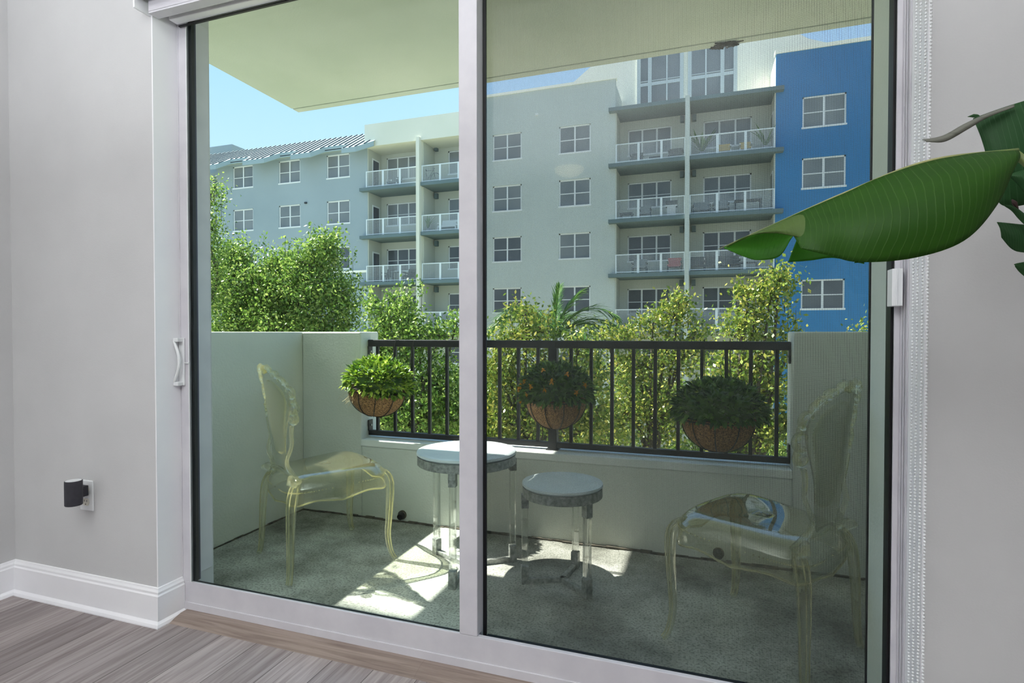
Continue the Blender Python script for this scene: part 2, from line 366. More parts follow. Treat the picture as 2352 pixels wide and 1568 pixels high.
        if solid:
            md = o.modifiers.new('thickness', 'SOLIDIFY'); md.thickness = solid; md.offset = 0
        if bevel:
            md = o.modifiers.new('bevel', 'BEVEL'); md.width = bevel; md.segments = 2; md.limit_method = 'ANGLE'; md.angle_limit = math.radians(40)
        if subsurf:
            md = o.modifiers.new('sub', 'SUBSURF'); md.levels = subsurf; md.render_levels = subsurf
        return o
def tag(o, label=None, cat=None, group=None, kind=None):
    if label: o['label'] = label
    if cat: o['category'] = cat
    if group: o['group'] = group
    if kind: o['kind'] = kind
    return o
def thing(name, loc, label=None, cat=None, group=None, kind=None, rz=0):
    o = bpy.data.objects.new(name, None); COL.objects.link(o); o.location = loc; o.rotation_euler = (0, 0, rz); o.empty_display_size = .1
    return tag(o, label, cat, group, kind)
def copy_tree(o, parent=None):
    c = o.copy(); COL.objects.link(c); c.parent = parent
    for ch in [x for x in bpy.data.objects if x.parent == o]: copy_tree(ch, c)
    return c
def B(*a): return MB().box(*a)

# ------------------------------------------------------------------ room shell
RW, FZ, CZ = 1.46, .065, 2.80            # room side of the door wall, floor and ceiling heights
XL, XR, DL, DR = -2.62, 2.6, -1.843, .47 # side walls and door opening
YB = -4.2
struct = lambda o, label=None: tag(o, label=label, kind='structure')
struct(B(XL, XR, YB, 1.70, FZ - .12, FZ).build('floor', M['planks']))
struct(B(XL - .1, XR + .1, YB - .1, 1.70, CZ, CZ + .15).build('ceiling', M['ceil']))
struct(B(XL - .15, XL, YB - .1, 1.70, FZ - .12, CZ).build('wall_left', M['paint']))
struct(B(XR, XR + .15, YB - .1, 1.70, FZ - .12, CZ).build('wall_right', M['paint']))
struct(B(XL, XR, YB - .15, YB, FZ - .12, CZ).build('wall_back', M['paint']))
wf = MB(); wf.box(XL, DL, RW, 1.70, FZ - .12, CZ); wf.box(DR, XR, RW, 1.70, FZ - .12, CZ); wf.box(DL, DR, RW, 1.70, 2.36, CZ)
struct(wf.build('wall_front', M['paint']))
# smooth white reveals lining the door opening
rv = MB(); rv.box(DL - .002, DL + .003, RW - .001, 1.557, FZ, 2.36); rv.box(DR - .003, DR + .002, RW - .001, 1.557, FZ, 2.36)
struct(rv.build('trim_1', M['trim']))
# baseboards: tall board with a moulded cap and a rounded shoe at the floor
BBP = [(0, FZ), (.026, FZ), (.026, FZ + .004), (.023, FZ + .012), (.016, FZ + .018), (.014, FZ + .020), (.014, FZ + .108), (.010, FZ + .113), (.010, FZ + .121), (.006, FZ + .128), (.004, FZ + .134), (0, FZ + .135)]
def base(name, path): struct(MB().sweep(BBP, path).build(name, M['trim']))
base('baseboard_left', [(XL, RW), (XL, YB)][::-1] if False else [(XL, RW), (XL, YB)])
base('baseboard_front', [(DL + .003, 1.556), (DL + .003, RW), (XL, RW)])
base('baseboard_right', [(XR, RW), (DR, RW), (DR - .003, RW)])
# wooden reducer along the door sill
st = MB().sweep([(0, FZ), (0, FZ + .018), (.030, FZ + .017), (.058, FZ + .009), (.078, FZ)], [(DR - .003, 1.557), (DL + .03, 1.557)])
struct(st.build('trim_2', M['strip']))

# ------------------------------------------------------------------ sliding door
door = thing('door_1', (-.68, 1.60, FZ), kind='structure')
fr = MB()
fr.box(DL, DR, 1.557, 1.572, FZ, .185); fr.box(DL, DR, 1.553, 1.558, FZ, .109); fr.box(DL, DR, 1.572, 1.60, FZ, .155); fr.box(DL, DR, 1.60, 1.70, FZ - .12, .03)   # sill with its lower step, drained outwards
fr.box(DL - .0, DL + .006, 1.557, 1.69, .185, 2.30); fr.box(.4665, DR, 1.557, 1.70, .185, 2.30)
fr.box(DL, DR, 1.557, 1.60, 2.33, 2.36)
fr.build('door_frame', M['frame'], door, bevel=.0015, world=True)
lp = thing('sliding_panel', (0, 0, 0)); lp.parent = door
pf = MB()
pf.box(DL + .008, -1.797, 1.556, 1.590, .185, 2.30)      # left stile
pf.box(-.704, -.644, 1.556, 1.602, .185, 2.30)           # meeting stile
pf.box(DL + .008, -.644, 1.557, 1.590, 2.262, 2.30)
pf.build('stile', M['frame'], lp, bevel=.002, world=True)
B(-1.797, -1.7935, 1.5545, 1.5565, .187, 2.262).build('edge_bead', M['white'], lp, world=True)
g = MB(); g.box(-1.797, -1.782, 1.5665, 1.580, .187, 2.28); g.box(-.644, -.634, 1.603, 1.607, .135, 2.30); g.box(-1.797, -.704, 1.566, 1.571, .185, .188); g.box(-1.797, -.704, 1.566, 1.575, 2.255, 2.264)
g.build('gasket', M['gasket'], lp, world=True)
B(-1.797, -.70, 1.5615, 1.5655, .186, 2.27).build('pane', M['glass_l'], lp, world=True)
# pull handle: base plate and bowed grip
hd = MB(); hd.box(-1.838, -1.813, 1.549, 1.556, .918, 1.094); hd.box(-1.850, -1.818, 1.528, 1.550, .918, .932); hd.box(-1.850, -1.818, 1.528, 1.550, 1.080, 1.094)
ho = hd.build('door_handle', M['white'], lp, bevel=.002, world=True)
gp = [(-1.845 + .030 * math.sin(PI * i / 12), 1.532, .926 + .162 * i / 12) for i in range(13)]
MB().tube(gp, .0055, 8).build('grip', M['white'], ho, smooth=True, world=True)
B(-1.813, -1.793, 1.551, 1.556, 1.000, 1.004).build('latch_pin', M['white'], lp, world=True)
rp = thing('fixed_panel', (0, 0, 0)); rp.parent = door
pr = MB(); pr.box(.4485, .460, 1.598, 1.645, .15, 2.30); pr.box(-.70, -.655, 1.612, 1.645, .10, 2.30); pr.box(-.64, .4485, 1.61, 1.645, 2.33, 2.36)
pr.build('stile', M['frame'], rp, bevel=.001, world=True)
g = MB(); g.box(.4475, .4490, 1.604, 1.612, .165, 2.25); g.box(.4440, .4490, 1.612, 1.650, .165, 2.25); g.box(-.64, .4485, 1.600, 1.634, .150, .156)
g.build('gasket', M['gasket'], rp, world=True)
B(-.655, .446, 1.622, 1.628, .10, 2.33).build('pane', M['glass_r'], rp, world=True)
k = MB(); k.box(.432, .4545, 1.560, 1.598, 1.178, 1.268); k.box(.440, .443, 1.556, 1.561, 1.178, 1.268)
k.build('strike_plate', M['white'], rp, bevel=.0015, world=True)
scr = B(-.66, .412, 1.672, 1.6735, .04, 2.34).build('screen_mesh', M['screen'], rp, world=True)
k = MB(); k.box(.412, .4155, 1.668, 1.678, .03, 2.30); k.box(-.668, -.660, 1.668, 1.678, .03, 2.34); k.box(-.66, .412, 1.668, 1.678, .03, .05)
k.build('screen_frame', M['gasket'], rp, world=True)
# side channels on the right jamb
ch = MB()
B(DL + .006, DL + .009, 1.625, 1.632, .16, 2.33).build('jamb_groove', M['track'], door, world=True); B(DL + .006, DL + .010, 1.600, 1.612, .16, 2.33).build('jamb_seal', M['track'], door, world=True)
for a, b, y in ((.4600, .4612, 1.585), (.4622, .4634, 1.575), (.4645, .4665, 1.562)): ch.box(a, b, y, 1.60, .185, 2.30)
ch.build('track_rib', M['frame'], door, world=True)

# ------------------------------------------------------------------ roller blind and its chains
bl = thing('roller_blind', (-.68, 1.48, 2.23), 'white roller blind drawn up in its box above the glass door', 'window blind')
c = MB(); c.box(DL - .004, .486, 1.400, 1.408, 2.262, 2.40); c.box(DL - .004, .486, 1.400, 1.555, 2.40, 2.41)
c.build('valance', M['white'], bl, bevel=.002, world=True)
c = MB(); c.box(DL - .010, DL - .003, 1.398, 1.556, 2.228, 2.42)
c.build('end_cap', M['white'], bl, bevel=.002, world=True)
MB().tube([(DL + .02, 1.485, 2.318), (.46, 1.485, 2.318)], .042, 24).build('fabric_roll', M['white'], bl, smooth=True, world=True)
c = MB(); c.box(DL + .012, .455, 1.438, 1.446, 2.232, 2.30); c.box(DL + .012, .455, 1.438, 1.475, 2.226, 2.233)
c.build('fascia', M['frame'], bl, world=True)
c = MB(); c.box(DL + .025, .45, 1.505, 1.540, 2.236, 2.262)
c.build('bottom_rail', M['trim'], bl, bevel=.003, world=True)
B(DL + .03, .445, 1.540, 1.548, 2.229, 2.234).build('shadow_strip', M['gasket'], bl, world=True)  # black strip in place of the shadow under the bottom rail
def chain(name, ys, label):
    m = MB(); t = thing(name, (.455, sum(ys) / 2, 0.12), label, 'blind chain', 'bead chains of the blind')
    for y in ys:
        z = .14
        while z < 2.33: m.ball((.455, y, z), .0029, 6, 4); z += .0074
        m.tube([(.455, y, .14), (.455, y, 2.33)], .0008, 4)
    R = abs(ys[0] - ys[1]) / 2; cy = sum(ys) / 2
    for i in range(9):
        a = PI + PI * i / 8; m.ball((.455, cy + R * math.cos(a), .14 + R * math.sin(a)), .0029, 6, 4)
    m.build('bead_loop', M['white'], t, smooth=True, world=True)
chain('bead_chain', (1.495, 1.468), 'white bead chain loop hanging nearest the door track')
chain('bead_chain', (1.438, 1.408), 'white bead chain loop hanging nearest the plant wall')

# ------------------------------------------------------------------ outlet and plug-in light
ol = thing('wall_outlet', (-2.197, RW, .49), 'white duplex outlet plate under the plugged-in black night light', 'outlet')
c = B(-2.232, -2.162, RW - .006, RW, .442, .557); c.build('cover_plate', M['white'], ol, bevel=.003, world=True)
ivory = plain('ivory_plastic', S(226, 222, 210), .4)
for z in (.475, .524):
    n = 24; poly = [(-2.197 + .0165 * math.cos(2 * PI * i / n), z + max(-.0135, min(.0135, .0165 * math.sin(2 * PI * i / n)))) for i in range(n)]
    ro = MB().prism(poly, RW - .0085, RW - .005).build('receptacle', ivory, ol, world=True)
    for q in ((-2.2045, -2.2025, z + .001, z + .009), (-2.1915, -2.1895, z + .001, z + .008), (-2.199, -2.195, z - .010, z - .006)):
        B(q[0], q[1], RW - .009, RW - .0083, q[2], q[3]).build('slot', M['gasket'], ro, world=True)
nl = thing('night_light', (-2.197, RW, .52), 'black plug-in night light with an oval drum on the left wall outlet', 'night light')
B(-2.214, -2.178, RW - .034, RW - .0095, .502, .541).build('plug_body', M['black_plastic'], nl, bevel=.002, world=True)
B(-2.206, -2.166, RW - .050, RW - .030, .505, .538).build('arm', M['black_plastic'], nl, bevel=.002, world=True)
ds = MB().lathe([(.026, -.045), (.0275, -.043), (.0275, .043), (.0265, .045), (.0245, .045), (.0245, .040)], (-2.166, RW - .070, .530), 40)
d_ = ds.build('drum', M['black_plastic'], nl, smooth=False, world=True)
MB().lathe([(.0248, .0), (.0001, .001)], (-2.166, RW - .070, .5752), 40).build('diffuser', M['white'], nl, world=True)

# ceiling dome lamp, mirrored faintly in the glass
dl = thing('ceiling_lamp', (-1.28, -2.28, CZ), 'round opal dome lamp on the ceiling behind the viewer', 'ceiling lamp')
MB().lathe([(.17, 0), (.17, -.02), (.16, -.03)], (-1.28, -2.28, CZ), 40).build('ring', M['white'], dl, world=True)
opal, ont, op, oo = new_mat('lit_opal_glass'); op.inputs['Base Color'].default_value = S(240, 225, 190); op.inputs['Emission Color'].default_value = (1, .86, .6, 1); op.inputs['Emission Strength'].default_value = 3.0
MB().lathe([(.155, -.02), (.14, -.06), (.10, -.09), (.05, -.105), (.0001, -.11)], (-1.28, -2.28, CZ), 40).build('shade', opal, dl, smooth=True, world=True)

# ------------------------------------------------------------------ balcony
BX0, BX1, BY = -2.373, 1.10, 2.87     # inner faces
EW = 1.895                            # outside face of the building wall
struct(B(BX0 - .19, BX1 + .19, 1.70, BY + .195, -.22, 0).build('balcony_floor', M['concrete']))
ow = MB()
ow.box(-9, -2.07, 1.70, EW, -8, 2.6); ow.box(.47, 9, 1.70, EW, -8, 2.6); ow.box(-2.07, .47, 1.70, EW, 2.55, 2.6); ow.box(-9, 9, 1.70, EW, 2.6, 9)
ow.box(-2.07, .47, 1.70, EW, -8, -.22)
struct(ow.build('wall_outside', M['stucco']), None)
def parapet():
    m = MB(); T = 1.118; Y1 = BY + .195
    m.box(BX0 - .19, BX0, EW, Y1, 0, T)                        # left side
    m.box(BX0, -1.945, BY, Y1, 0, T)                           # front, left of the opening
    m.box(.405, BX1, BY, Y1, 0, T); m.box(BX1, BX1 + .19, EW, Y1, 0, T)
    m.box(-1.945, .405, BY, Y1, 0, .428)
    return m
struct(parapet().build('balcony_parapet', M['stucco'], bevel=.008))
struct(MB().prism([(-1.945, .428), (.405, .428), (.405, .47), (-1.945, .47)], BY - .006, BY + .197).build('trim_3', M['stucco_white'], bevel=.006))
# grime line where wall meets floor
gm = MB(); 
for i in range(60):
    x = BX0 + (BX1 - BX0) * i / 60; wdt = .010 + .012 * random.random(); gm.box(x, x + (BX1 - BX0) / 60, BY - wdt, BY + .001, .0002, .004 + .008 * random.random())
for i in range(16):
    y = EW + (BY - EW) * i / 16; gm.box(BX0 - .001, BX0 + .006 + .005 * random.random(), y, y + (BY - EW) / 16, .0002, .004 + .005 * random.random())
tag(gm.build('dirt_line', M['grime']), 'dark strip of dirt along the foot of the balcony wall', 'dirt', kind='stuff')
# slab above with a drip groove
sb = MB(); T0 = 2.6
sb.box(-2.59, 9, EW, 3.045, T0, T0 + .22); sb.box(-2.59, 9, 3.053, 3.11, T0, T0 + .22); sb.box(-2.59, 9, 3.045, 3.053, T0 + .01, T0 + .22)
struct(sb.build('balcony_slab', M['soffit'], bevel=.004))
# unseen block added left of the balcony, above eye level, to trim the sun
struct(B(-3.31, -2.60, EW, 2.36, 2.6, 9).build('sun_blocker', M['stucco']))
nest = MB(); r_ = random.Random(4)
for i in range(26):
    x = .06 + .09 * r_.random(); y = 3.06 + .05 * r_.random()
    pts = [(x + .02 * r_.uniform(-1, 1) * j, y + .01 * r_.uniform(-1, 1), T0 - .002 - .012 * math.sin(j * 1.1) * r_.random()) for j in range(4)]
    nest.tube(pts, .0035, 4)
tag(nest.build('mud_nest', M['grime']), 'small dark insect nest stuck under the slab edge', 'nest')
def drain(x, label):
    t = thing('wall_drain', (x, BY, .045), label, 'drain', 'drain stubs at the foot of the wall')
    MB().tube([(x, BY - .012, .042), (x, BY + .002, .042)], .026, 20).build('flange', M['grime'], t, world=True)
    MB().tube([(x, BY - .035, .036), (x, BY - .01, .042)], [.018, .022], 16).build('pipe', M['gasket'], t, world=True)
p_ = at(925, 1193, BY); drain(p_.x, 'black drain stub in the wall between ghost chair and big table')
p_ = at(1650, 1293, BY); drain(p_.x, 'black drain stub in the wall behind the right ghost chair seat')

# railing
RY = 2.962
rl = thing('railing', (-.77, RY, .47), 'black metal balcony railing of upright bars set in the parapet gap', 'railing')
c = B(-1.944, .404, RY - .019, RY + .019, 1.028, 1.070); c.build('top_rail', M['rail'], rl, bevel=.004, world=True)
c = B(-1.944, .404, RY - .016, RY + .016, .482, .512); c.build('bottom_rail', M['rail'], rl, bevel=.003, world=True)
for px in (868, 908, 948, 987, 1027, 1068, 1108, 1148, 1191, 1236, 1312, 1358, 1406, 1455, 1505, 1558, 1612, 1668, 1724, 1784):
    x = at(px, 900, RY).x
    B(x - .0085, x + .0085, RY - .0085, RY + .0085, .51, 1.03).build('baluster', M['rail'], rl, world=True)
x = at(1271, 900, RY).x
c = MB(); c.box(x - .024, x + .024, RY - .024, RY + .024, .476, 1.03); c.box(x - .034, x + .034, RY - .034, RY + .034, .470, .477)
c.build('post', M['rail'], rl, bevel=.002, world=True)
for sx_, x in ((1, -1.944), (-1, .404)):
    for z0, z1 in ((.965, 1.03), (.51, .575)):
        B(min(x, x + sx_ * .008), max(x, x + sx_ * .008), RY - .021, RY + .021, z0, z1).build('bracket', M['rail'], rl, world=True)
        MB().tube([(x, RY, (z0 + z1) / 2), (x + sx_ * .014, RY, (z0 + z1) / 2)], .007, 6).build('bolt', M['steel'], rl, world=True)

# ------------------------------------------------------------------ hanging baskets
def rot_to(n):
    return Vector((0, 0, 1)).rotation_difference(Vector(n)).to_matrix()
def leaf_blade(m, p, d, L, W, fold=.25, curl=.2, roll=0.0):
    """pointed leaf with a folded midrib from p along d"""
    d = Vector(d).normalized(); s_ = d.cross(Vector((0, 0, 1)))
    if s_.length < .1: s_ = Vector((1, 0, 0))
    s_.normalize(); s_ = Matrix.Rotation(roll, 3, d) @ s_; n = s_.cross(d); o = len(m.v)
    p = Vector(p)
    for t, wv in ((0, .12), (.3, .9), (.6, .8), (1, 0)):
        c = p + d * (L * t) - n * (curl * L * t * t)
        if wv == 0: m.v.append(tuple(c))
        else:
            m.v += [tuple(c - s_ * W * wv * .5 + n * fold * W * wv * .5), tuple(c), tuple(c + s_ * W * wv * .5 + n * fold * W * wv * .5)]
    for r in (0, 3):
        m.f += [(o + r, o + r + 1, o + r + 4, o + r + 3), (o + r + 1, o + r + 2, o + r + 5, o + r + 4)]
    m.f += [(o + 6, o + 7, o + 9), (o + 7, o + 8, o + 9)]
def basket(x, y, z, R, RF, label, mat, seed, tilt=(0, 0), flowers=0, hfac=1.0, roots=False, HB=.145):
    rr = random.Random(seed)
    t = thing('hanging_basket', (x, y, z), label, 'plant basket', 'hanging baskets on the railing')
    t.rotation_euler = (tilt[0], tilt[1], 0)
    prof = [(.012, -HB)]
    for i in range(1, 11):
        a = i / 10 * PI / 2; prof.append((R * math.sin(a), -HB * math.cos(a)))
    prof += [(R * .985, .008), (R * .93, .004), (R * .90, -.02)]
    MB().lathe(prof, n=40).build('coir_liner', M['coir'], t, smooth=True)
    MB().lathe([(R * .92, 0.0), (R * .6, .03), (.0001, .05)], n=32).build('soil', M['soil'], t, smooth=True)
    wr = MB()
    for k in range(10):
        th = 2 * PI * k / 10 + .2
        wr.tube([((R + .003) * math.sin(a) * math.cos(th), (R + .003) * math.sin(a) * math.sin(th), -(HB + .003) * math.cos(a)) for a in [PI / 2 * i / 9 for i in range(10)]], .0022, 5)
    for rad, zz, tr in ((R + .004, 0, .003), ):
        wr.tube([(rad * math.cos(2 * PI * i / 40), rad * math.sin(2 * PI * i / 40), zz) for i in range(41)], tr, 6)
    wr.build('wire_frame', M['wire'], t)
    fo = MB(); n = 1300
    for i in range(n):
        # cushion of leaves: points spread over a flattened dome
        u = rr.random(); th = rr.random() * 2 * PI; ct = 1 - u * 1.22; ct = max(ct, -.22); stn = math.sqrt(1 - ct * ct)
        k = .80 + .16 * rr.random()
        p = Vector((RF * k * stn * math.cos(th), RF * k * stn * math.sin(th), (RF * .80 * hfac) * k * ct + .035))
        nrm = Vector((p.x, p.y, (p.z - .02) * 1.5)).normalized()
        d = (nrm + Vector((rr.uniform(-.7, .7), rr.uniform(-.7, .7), rr.uniform(-.5, .5)))).normalized()
        if ct < .05: d = (d + Vector((0, 0, -.5))).normalized()
        leaf_blade(fo, p, d, rr.uniform(.026, .042), rr.uniform(.015, .023), .4, rr.uniform(-.1, .5), rr.uniform(-.8, .8))
    f_ = fo.build('foliage', mat, t)
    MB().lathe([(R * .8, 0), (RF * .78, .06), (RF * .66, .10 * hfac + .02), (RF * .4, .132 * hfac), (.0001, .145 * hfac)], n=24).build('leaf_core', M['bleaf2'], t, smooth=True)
    if roots:
        wr = MB()
        for i in range(26):
            th = rr.uniform(2.6, 4.4); p = Vector((R * .97 * math.cos(th), R * .97 * math.sin(th), -.02)); pts = [p]
            for j in range(4): pts.append(pts[-1] + Vector((rr.uniform(-.016, .008), rr.uniform(-.01, .01), -rr.uniform(.01, .022))))
            wr.tube([tuple(q) for q in pts], .0006, 3)
        tag(wr.build('dry_roots', plain('dry_root', S(190, 176, 140), .9), t), 'pale dry roots hanging from the rim', kind='stuff')
    def petals(m, p, nrm):
        q = rot_to(nrm); r0 = rr.random()
        for k in range(5):
            a = 2 * PI * k / 5 + r0; d = q @ Vector((math.cos(a), math.sin(a), .25)); leaf_blade(m, p, d, .019, .015, .1, .3, 0)
    if flowers:
        spots = [(-.45, -.85, .28), (.12, -.95, .48), (-.05, -.97, .22), (-.9, -.35, .1), (.72, -.7, .12), (.45, -.6, .7), (-.75, -.62, .42), (-.2, -.6, .82), (.9, -.4, .35), (-.9, -.4, -.25), (-.55, -.8, .0), (-.8, -.5, .22)]
        for sp in spots[:flowers]:
            d = Vector(sp).normalized(); p = Vector((d.x * RF * 1.0, d.y * RF * 1.0, d.z * RF * .80 + .04))
            fl = MB(); petals(fl, p, d); fl.ball(tuple(p + d * .004), .005, 6, 4); fl.build('flower', M['flower'], t)
    hk = MB()  # wire hooks that catch the railing
    for sx_ in (-.06, .06):
        hk.tube([(sx_, R * .95, 0), (sx_, (RY - y) - .025, .10), (sx_, (RY - y) - .02, 1.08 - z), (sx_, (RY - y) + .005, 1.084 - z), (sx_, (RY - y) + .025, 1.07 - z)], .0022, 5)
    hk.build('hook', M['wire'], t)
    return t
BKY = 2.725
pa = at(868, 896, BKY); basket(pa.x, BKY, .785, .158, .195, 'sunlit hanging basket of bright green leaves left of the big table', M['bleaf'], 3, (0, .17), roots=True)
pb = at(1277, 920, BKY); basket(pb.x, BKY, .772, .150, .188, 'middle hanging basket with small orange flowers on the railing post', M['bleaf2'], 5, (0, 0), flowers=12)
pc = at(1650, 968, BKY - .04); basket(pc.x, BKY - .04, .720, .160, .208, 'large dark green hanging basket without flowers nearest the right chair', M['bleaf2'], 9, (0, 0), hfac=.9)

# ------------------------------------------------------------------ tables
def side_table(loc, R, H, angs, footr, label):
    t = thing('side_table', (loc[0], loc[1], 0), label, 'table', 'round side tables on the balcony')
    MB().lathe([(.0001, H - .020), (R * .96, H - .020), (R * 1.0, H - .012), (R * .99, H - .003), (R * .90, H), (.0001, H)], n=72).build('tabletop', M['tabletop'], t)
    MB().lathe([(R * .97, H - .062), (R * .985, H - .060), (R * .985, H - .021), (R * .95, H - .021), (R * .95, H - .062)], n=72).build('rim', M['steel'], t)
    MB().lathe([(.0001, H - .055), (R * .95, H - .055), (R * .95, H - .04), (.0001, H - .04)], n=48).build('underside', M['steel'], t)
    bs = MB()
    for a in angs:
        d = Vector((math.cos(math.radians(a)), math.sin(math.radians(a)), 0)); s_ = Vector((-d.y, d.x, 0)); hw = .016
        c = d * (footr / 2)
        bs.rbox(c, d, s_, footr / 2 + .012, .011, 0, .022)
    bs.build('base_bars', M['steel'], t, bevel=.001)
    for a in angs:
        d = Vector((math.cos(math.radians(a)), math.sin(math.radians(a)), 0)); s_ = Vector((-d.y, d.x, 0)); c = d * footr
        lg = MB().rbox(c, d, s_, .0135, .0135, .075, H - .105).build('leg', M['acrylic'], t, bevel=.0015)
        q = MB().rbox(c, d, s_, .0165, .0165, 0, .078).build('foot_bracket', M['steel'], lg, bevel=.001)
        MB().rbox(c, d, s_, .0165, .0165, H - .115, H - .055).build('top_bracket', M['steel'], lg, bevel=.001)
    return t
side_table((-.585, 2.405), .180, .452, (202, 322, 82), .168, 'smaller round side table with clear acrylic legs right of the door stile')
side_table((-1.053, 2.415), .236, .560, (155, 278, 36), .228, 'larger round side table behind the door stile, its top half sunlit')

# ------------------------------------------------------------------ clear baroque chairs
def spline(pts, n):
    """Catmull-Rom through pts"""
    P = [Vector(p) for p in pts]; P = [P[0] * 2 - P[1]] + P + [P[-1] * 2 - P[-2]]; out = []
    segs = len(P) - 3
    for i in range(n + 1):
        u = i / n * segs; k = min(int(u), segs - 1); t = u - k; a, b, c, d = P[k:k + 4]
        out.append(.5 * ((2 * b) + (c - a) * t + (2 * a - 5 * b + 4 * c - d) * t * t + (3 * b - a - 3 * c + d) * t ** 3))
    return out
def lin(a, n):
    out = []
    for i in range(n + 1):
        u = i / n * (len(a) - 1); k = min(int(u), len(a) - 2); out.append(a[k] + (a[k + 1] - a[k]) * (u - k))
    return out
def ghost_chair():
    t = thing('ghost_chair', (0, 0, 0))
    # seat: domed top that rolls over the edge into a scalloped apron; +x is the front
    NS = 72
    def outline(th):
        c, s = math.cos(th), math.sin(th); e_ = .42
        x = .235 * math.copysign(abs(c) ** e_, c); y = .235 * math.copysign(abs(s) ** e_, s)
        y *= 1 + .13 * (x / .235) ; x += .018 * (1 - (y / .25) ** 2) * (1 if x > 0 else .3)
        return x, y
    rows = []
    for r in (.02, .15, .3, .45, .6, .72, .82, .9, .95, .985, 1.0):
        row = []
        for i in range(NS):
            x, y = outline(2 * PI * i / NS)
            z = .468 - .012 * r * r - .045 * max(0, (r - .72) / .28) ** 2.4 - .010 * math.cos(PI * min(1, r)) * .5
            z += .016 * (x * r / .235) * r
            row.append((x * r, y * r, z))
        rows.append(row)
    def low(x, y):
        fx, fy = abs(x) / .235, abs(y) / .235
        return .055 * (.5 + .5 * math.cos(2 * PI * min(fx, fy) * 1.0)) * .35 + .058
    for k, (off, dz) in enumerate(((1.008, .25), (1.012, .55), (1.006, .8), (1.016, 1.0))):
        row = []
        for i in range(NS):
            x, y = outline(2 * PI * i / NS); z1 = rows[10][i][2]; row.append((x * off, y * off, z1 - dz * low(x, y)))
        rows.append(row)
    seat = MB().grid(rows, True).build('seat', M['ghost_thin'], t, smooth=True, solid=.004)
    bd = MB()   # line of beads round the apron
    for i in range(150):
        th = 2 * PI * i / 150; x, y = outline(th); bd.ball((x * 1.016, y * 1.016, .412 - .008 + .016 * (x / .235)), .0032, 6, 4)
    tag(bd.build('bead_trim', M['ghost_edge_glint'], seat, smooth=True), kind='stuff')
    rim = MB()
    pts = [rows[-1][i] for i in range(NS)] + [rows[-1][0]]
    rim.tube(pts, .0038, 6, cap=False).build('apron_edge', M['ghost_edge_glint'], seat, smooth=True)
    # cabriole legs
    for fx, fy in ((1, 1), (1, -1), (-1, 1), (-1, -1)):
        if fx > 0: path = [(.200, .205 * fy, .445), (.228, .232 * fy, .415), (.236, .240 * fy, .350), (.232, .236 * fy, .220), (.228, .232 * fy, .120), (.238, .242 * fy, .045), (.254, .258 * fy, .006)]
        else: path = [(-.185, .170 * fy, .440), (-.206, .190 * fy, .405), (-.222, .206 * fy, .345), (-.230, .216 * fy, .240), (-.233, .222 * fy, .120), (-.238, .228 * fy, .035), (-.245, .235 * fy, .006)]
        c = spline(path, 30); r = lin([.014, .024, .026, .022, .0185, .0165, .0145, .0155], 30)
        r[-1] = .013
        lg = MB().tube(c, r, 12, flat=.72).build('leg', M['ghost'], t, smooth=True)
        rb = MB()   # raised edge ribs that run down the outer faces
        for ox, oy in ((1.0, -.35), (.72, .72), (-.35, 1.0)):
            rb.tube([q + Vector((ox * fx * r[i] * .86, oy * fy * r[i] * .86, 0)) for i, q in enumerate(c)][3:-1], .0022, 5)
        rb.build('leg_rib', M['ghost_edge_glint'], lg, smooth=True)
    # back: shield that leans backwards
    def bp(y, z, off=0):
        z = z if z < .6 else .6 + (z - .6) * .945
        lean = .13 * (z - .46); return Vector((-.215 - lean - off * 1.0 + .05 * (y / .22) ** 2, y, z))
    half = [(.075, .475), (.098, .520), (.118, .60), (.142, .68), (.176, .755), (.196, .820), (.180, .880), (.125, .925), (.055, .944), (0, .950)]
    side = spline([(a, b, 0) for a, b in half], 40)
    rows = []
    for q in side:
        rows.append([bp(q.x * k, q.y + (.0 if abs(k) == 1 else 0), -.012 * (1 - k * k)) for k in [i / 10 for i in range(-10, 11)]])
    MB().grid(rows).build('back_panel', M['ghost_thin'], t, smooth=True, solid=.004)
    # medallion frame with its beads
    mh = [(0, .548), (.045, .552), (.074, .580), (.092, .66), (.116, .74), (.136, .80), (.124, .852), (.080, .886), (.030, .905), (0, .907)]
    ms = spline([(a, b, 0) for a, b in mh], 40); loop = [bp(q.x, q.y, -.014) for q in ms] + [bp(-q.x, q.y, -.014) for q in reversed(ms)]
    fr = MB().tube(loop + [loop[0]], .0045, 8, cap=False).build('medallion_frame', M['ghost_edge_glint'], t, smooth=True)
    b2 = MB(); acc = 0
    for a, b in zip(loop, loop[1:]):
        L_ = (b - a).length; acc += L_
        if acc > .0095: b2.ball(tuple(b + Vector((.004, 0, 0))), .0034, 6, 4); acc = 0
    tag(b2.build('bead_trim', M['ghost_edge_glint'], fr, smooth=True), kind='stuff')
    mrows = []
    for q in ms: mrows.append([bp(q.x * k, q.y, -.014 - .014 * (1 - k * k)) for k in [i / 8 for i in range(-8, 9)]])
    MB().grid(mrows).build('medallion', M['ghost_thin'], fr, smooth=True, solid=.003)
    # side posts rising from the seat
    for s in (1, -1):
        pts = spline([(-.185, .185 * s, .436), (-.196, .150 * s, .462), (-.215, .128 * s, .505), (-.222, .150 * s, .545)] + [tuple(bp((b + .012) * s, z)) for b, z in ((.148, .60), (.158, .66), (.170, .700))], 30)
        MB().tube(pts, lin([.018, .013, .011, .010, .010, .011, .012], 30), 10, flat=.8).build('back_post', M['ghost'], t, smooth=True)
        ft = MB().tube([(-.20, .185 * s, .425), (-.222, .20 * s, .447), (-.215, .168 * s, .462)], [.012, .022, .012], 10)
        ft.build('post_foot', M['ghost'], t, smooth=True)
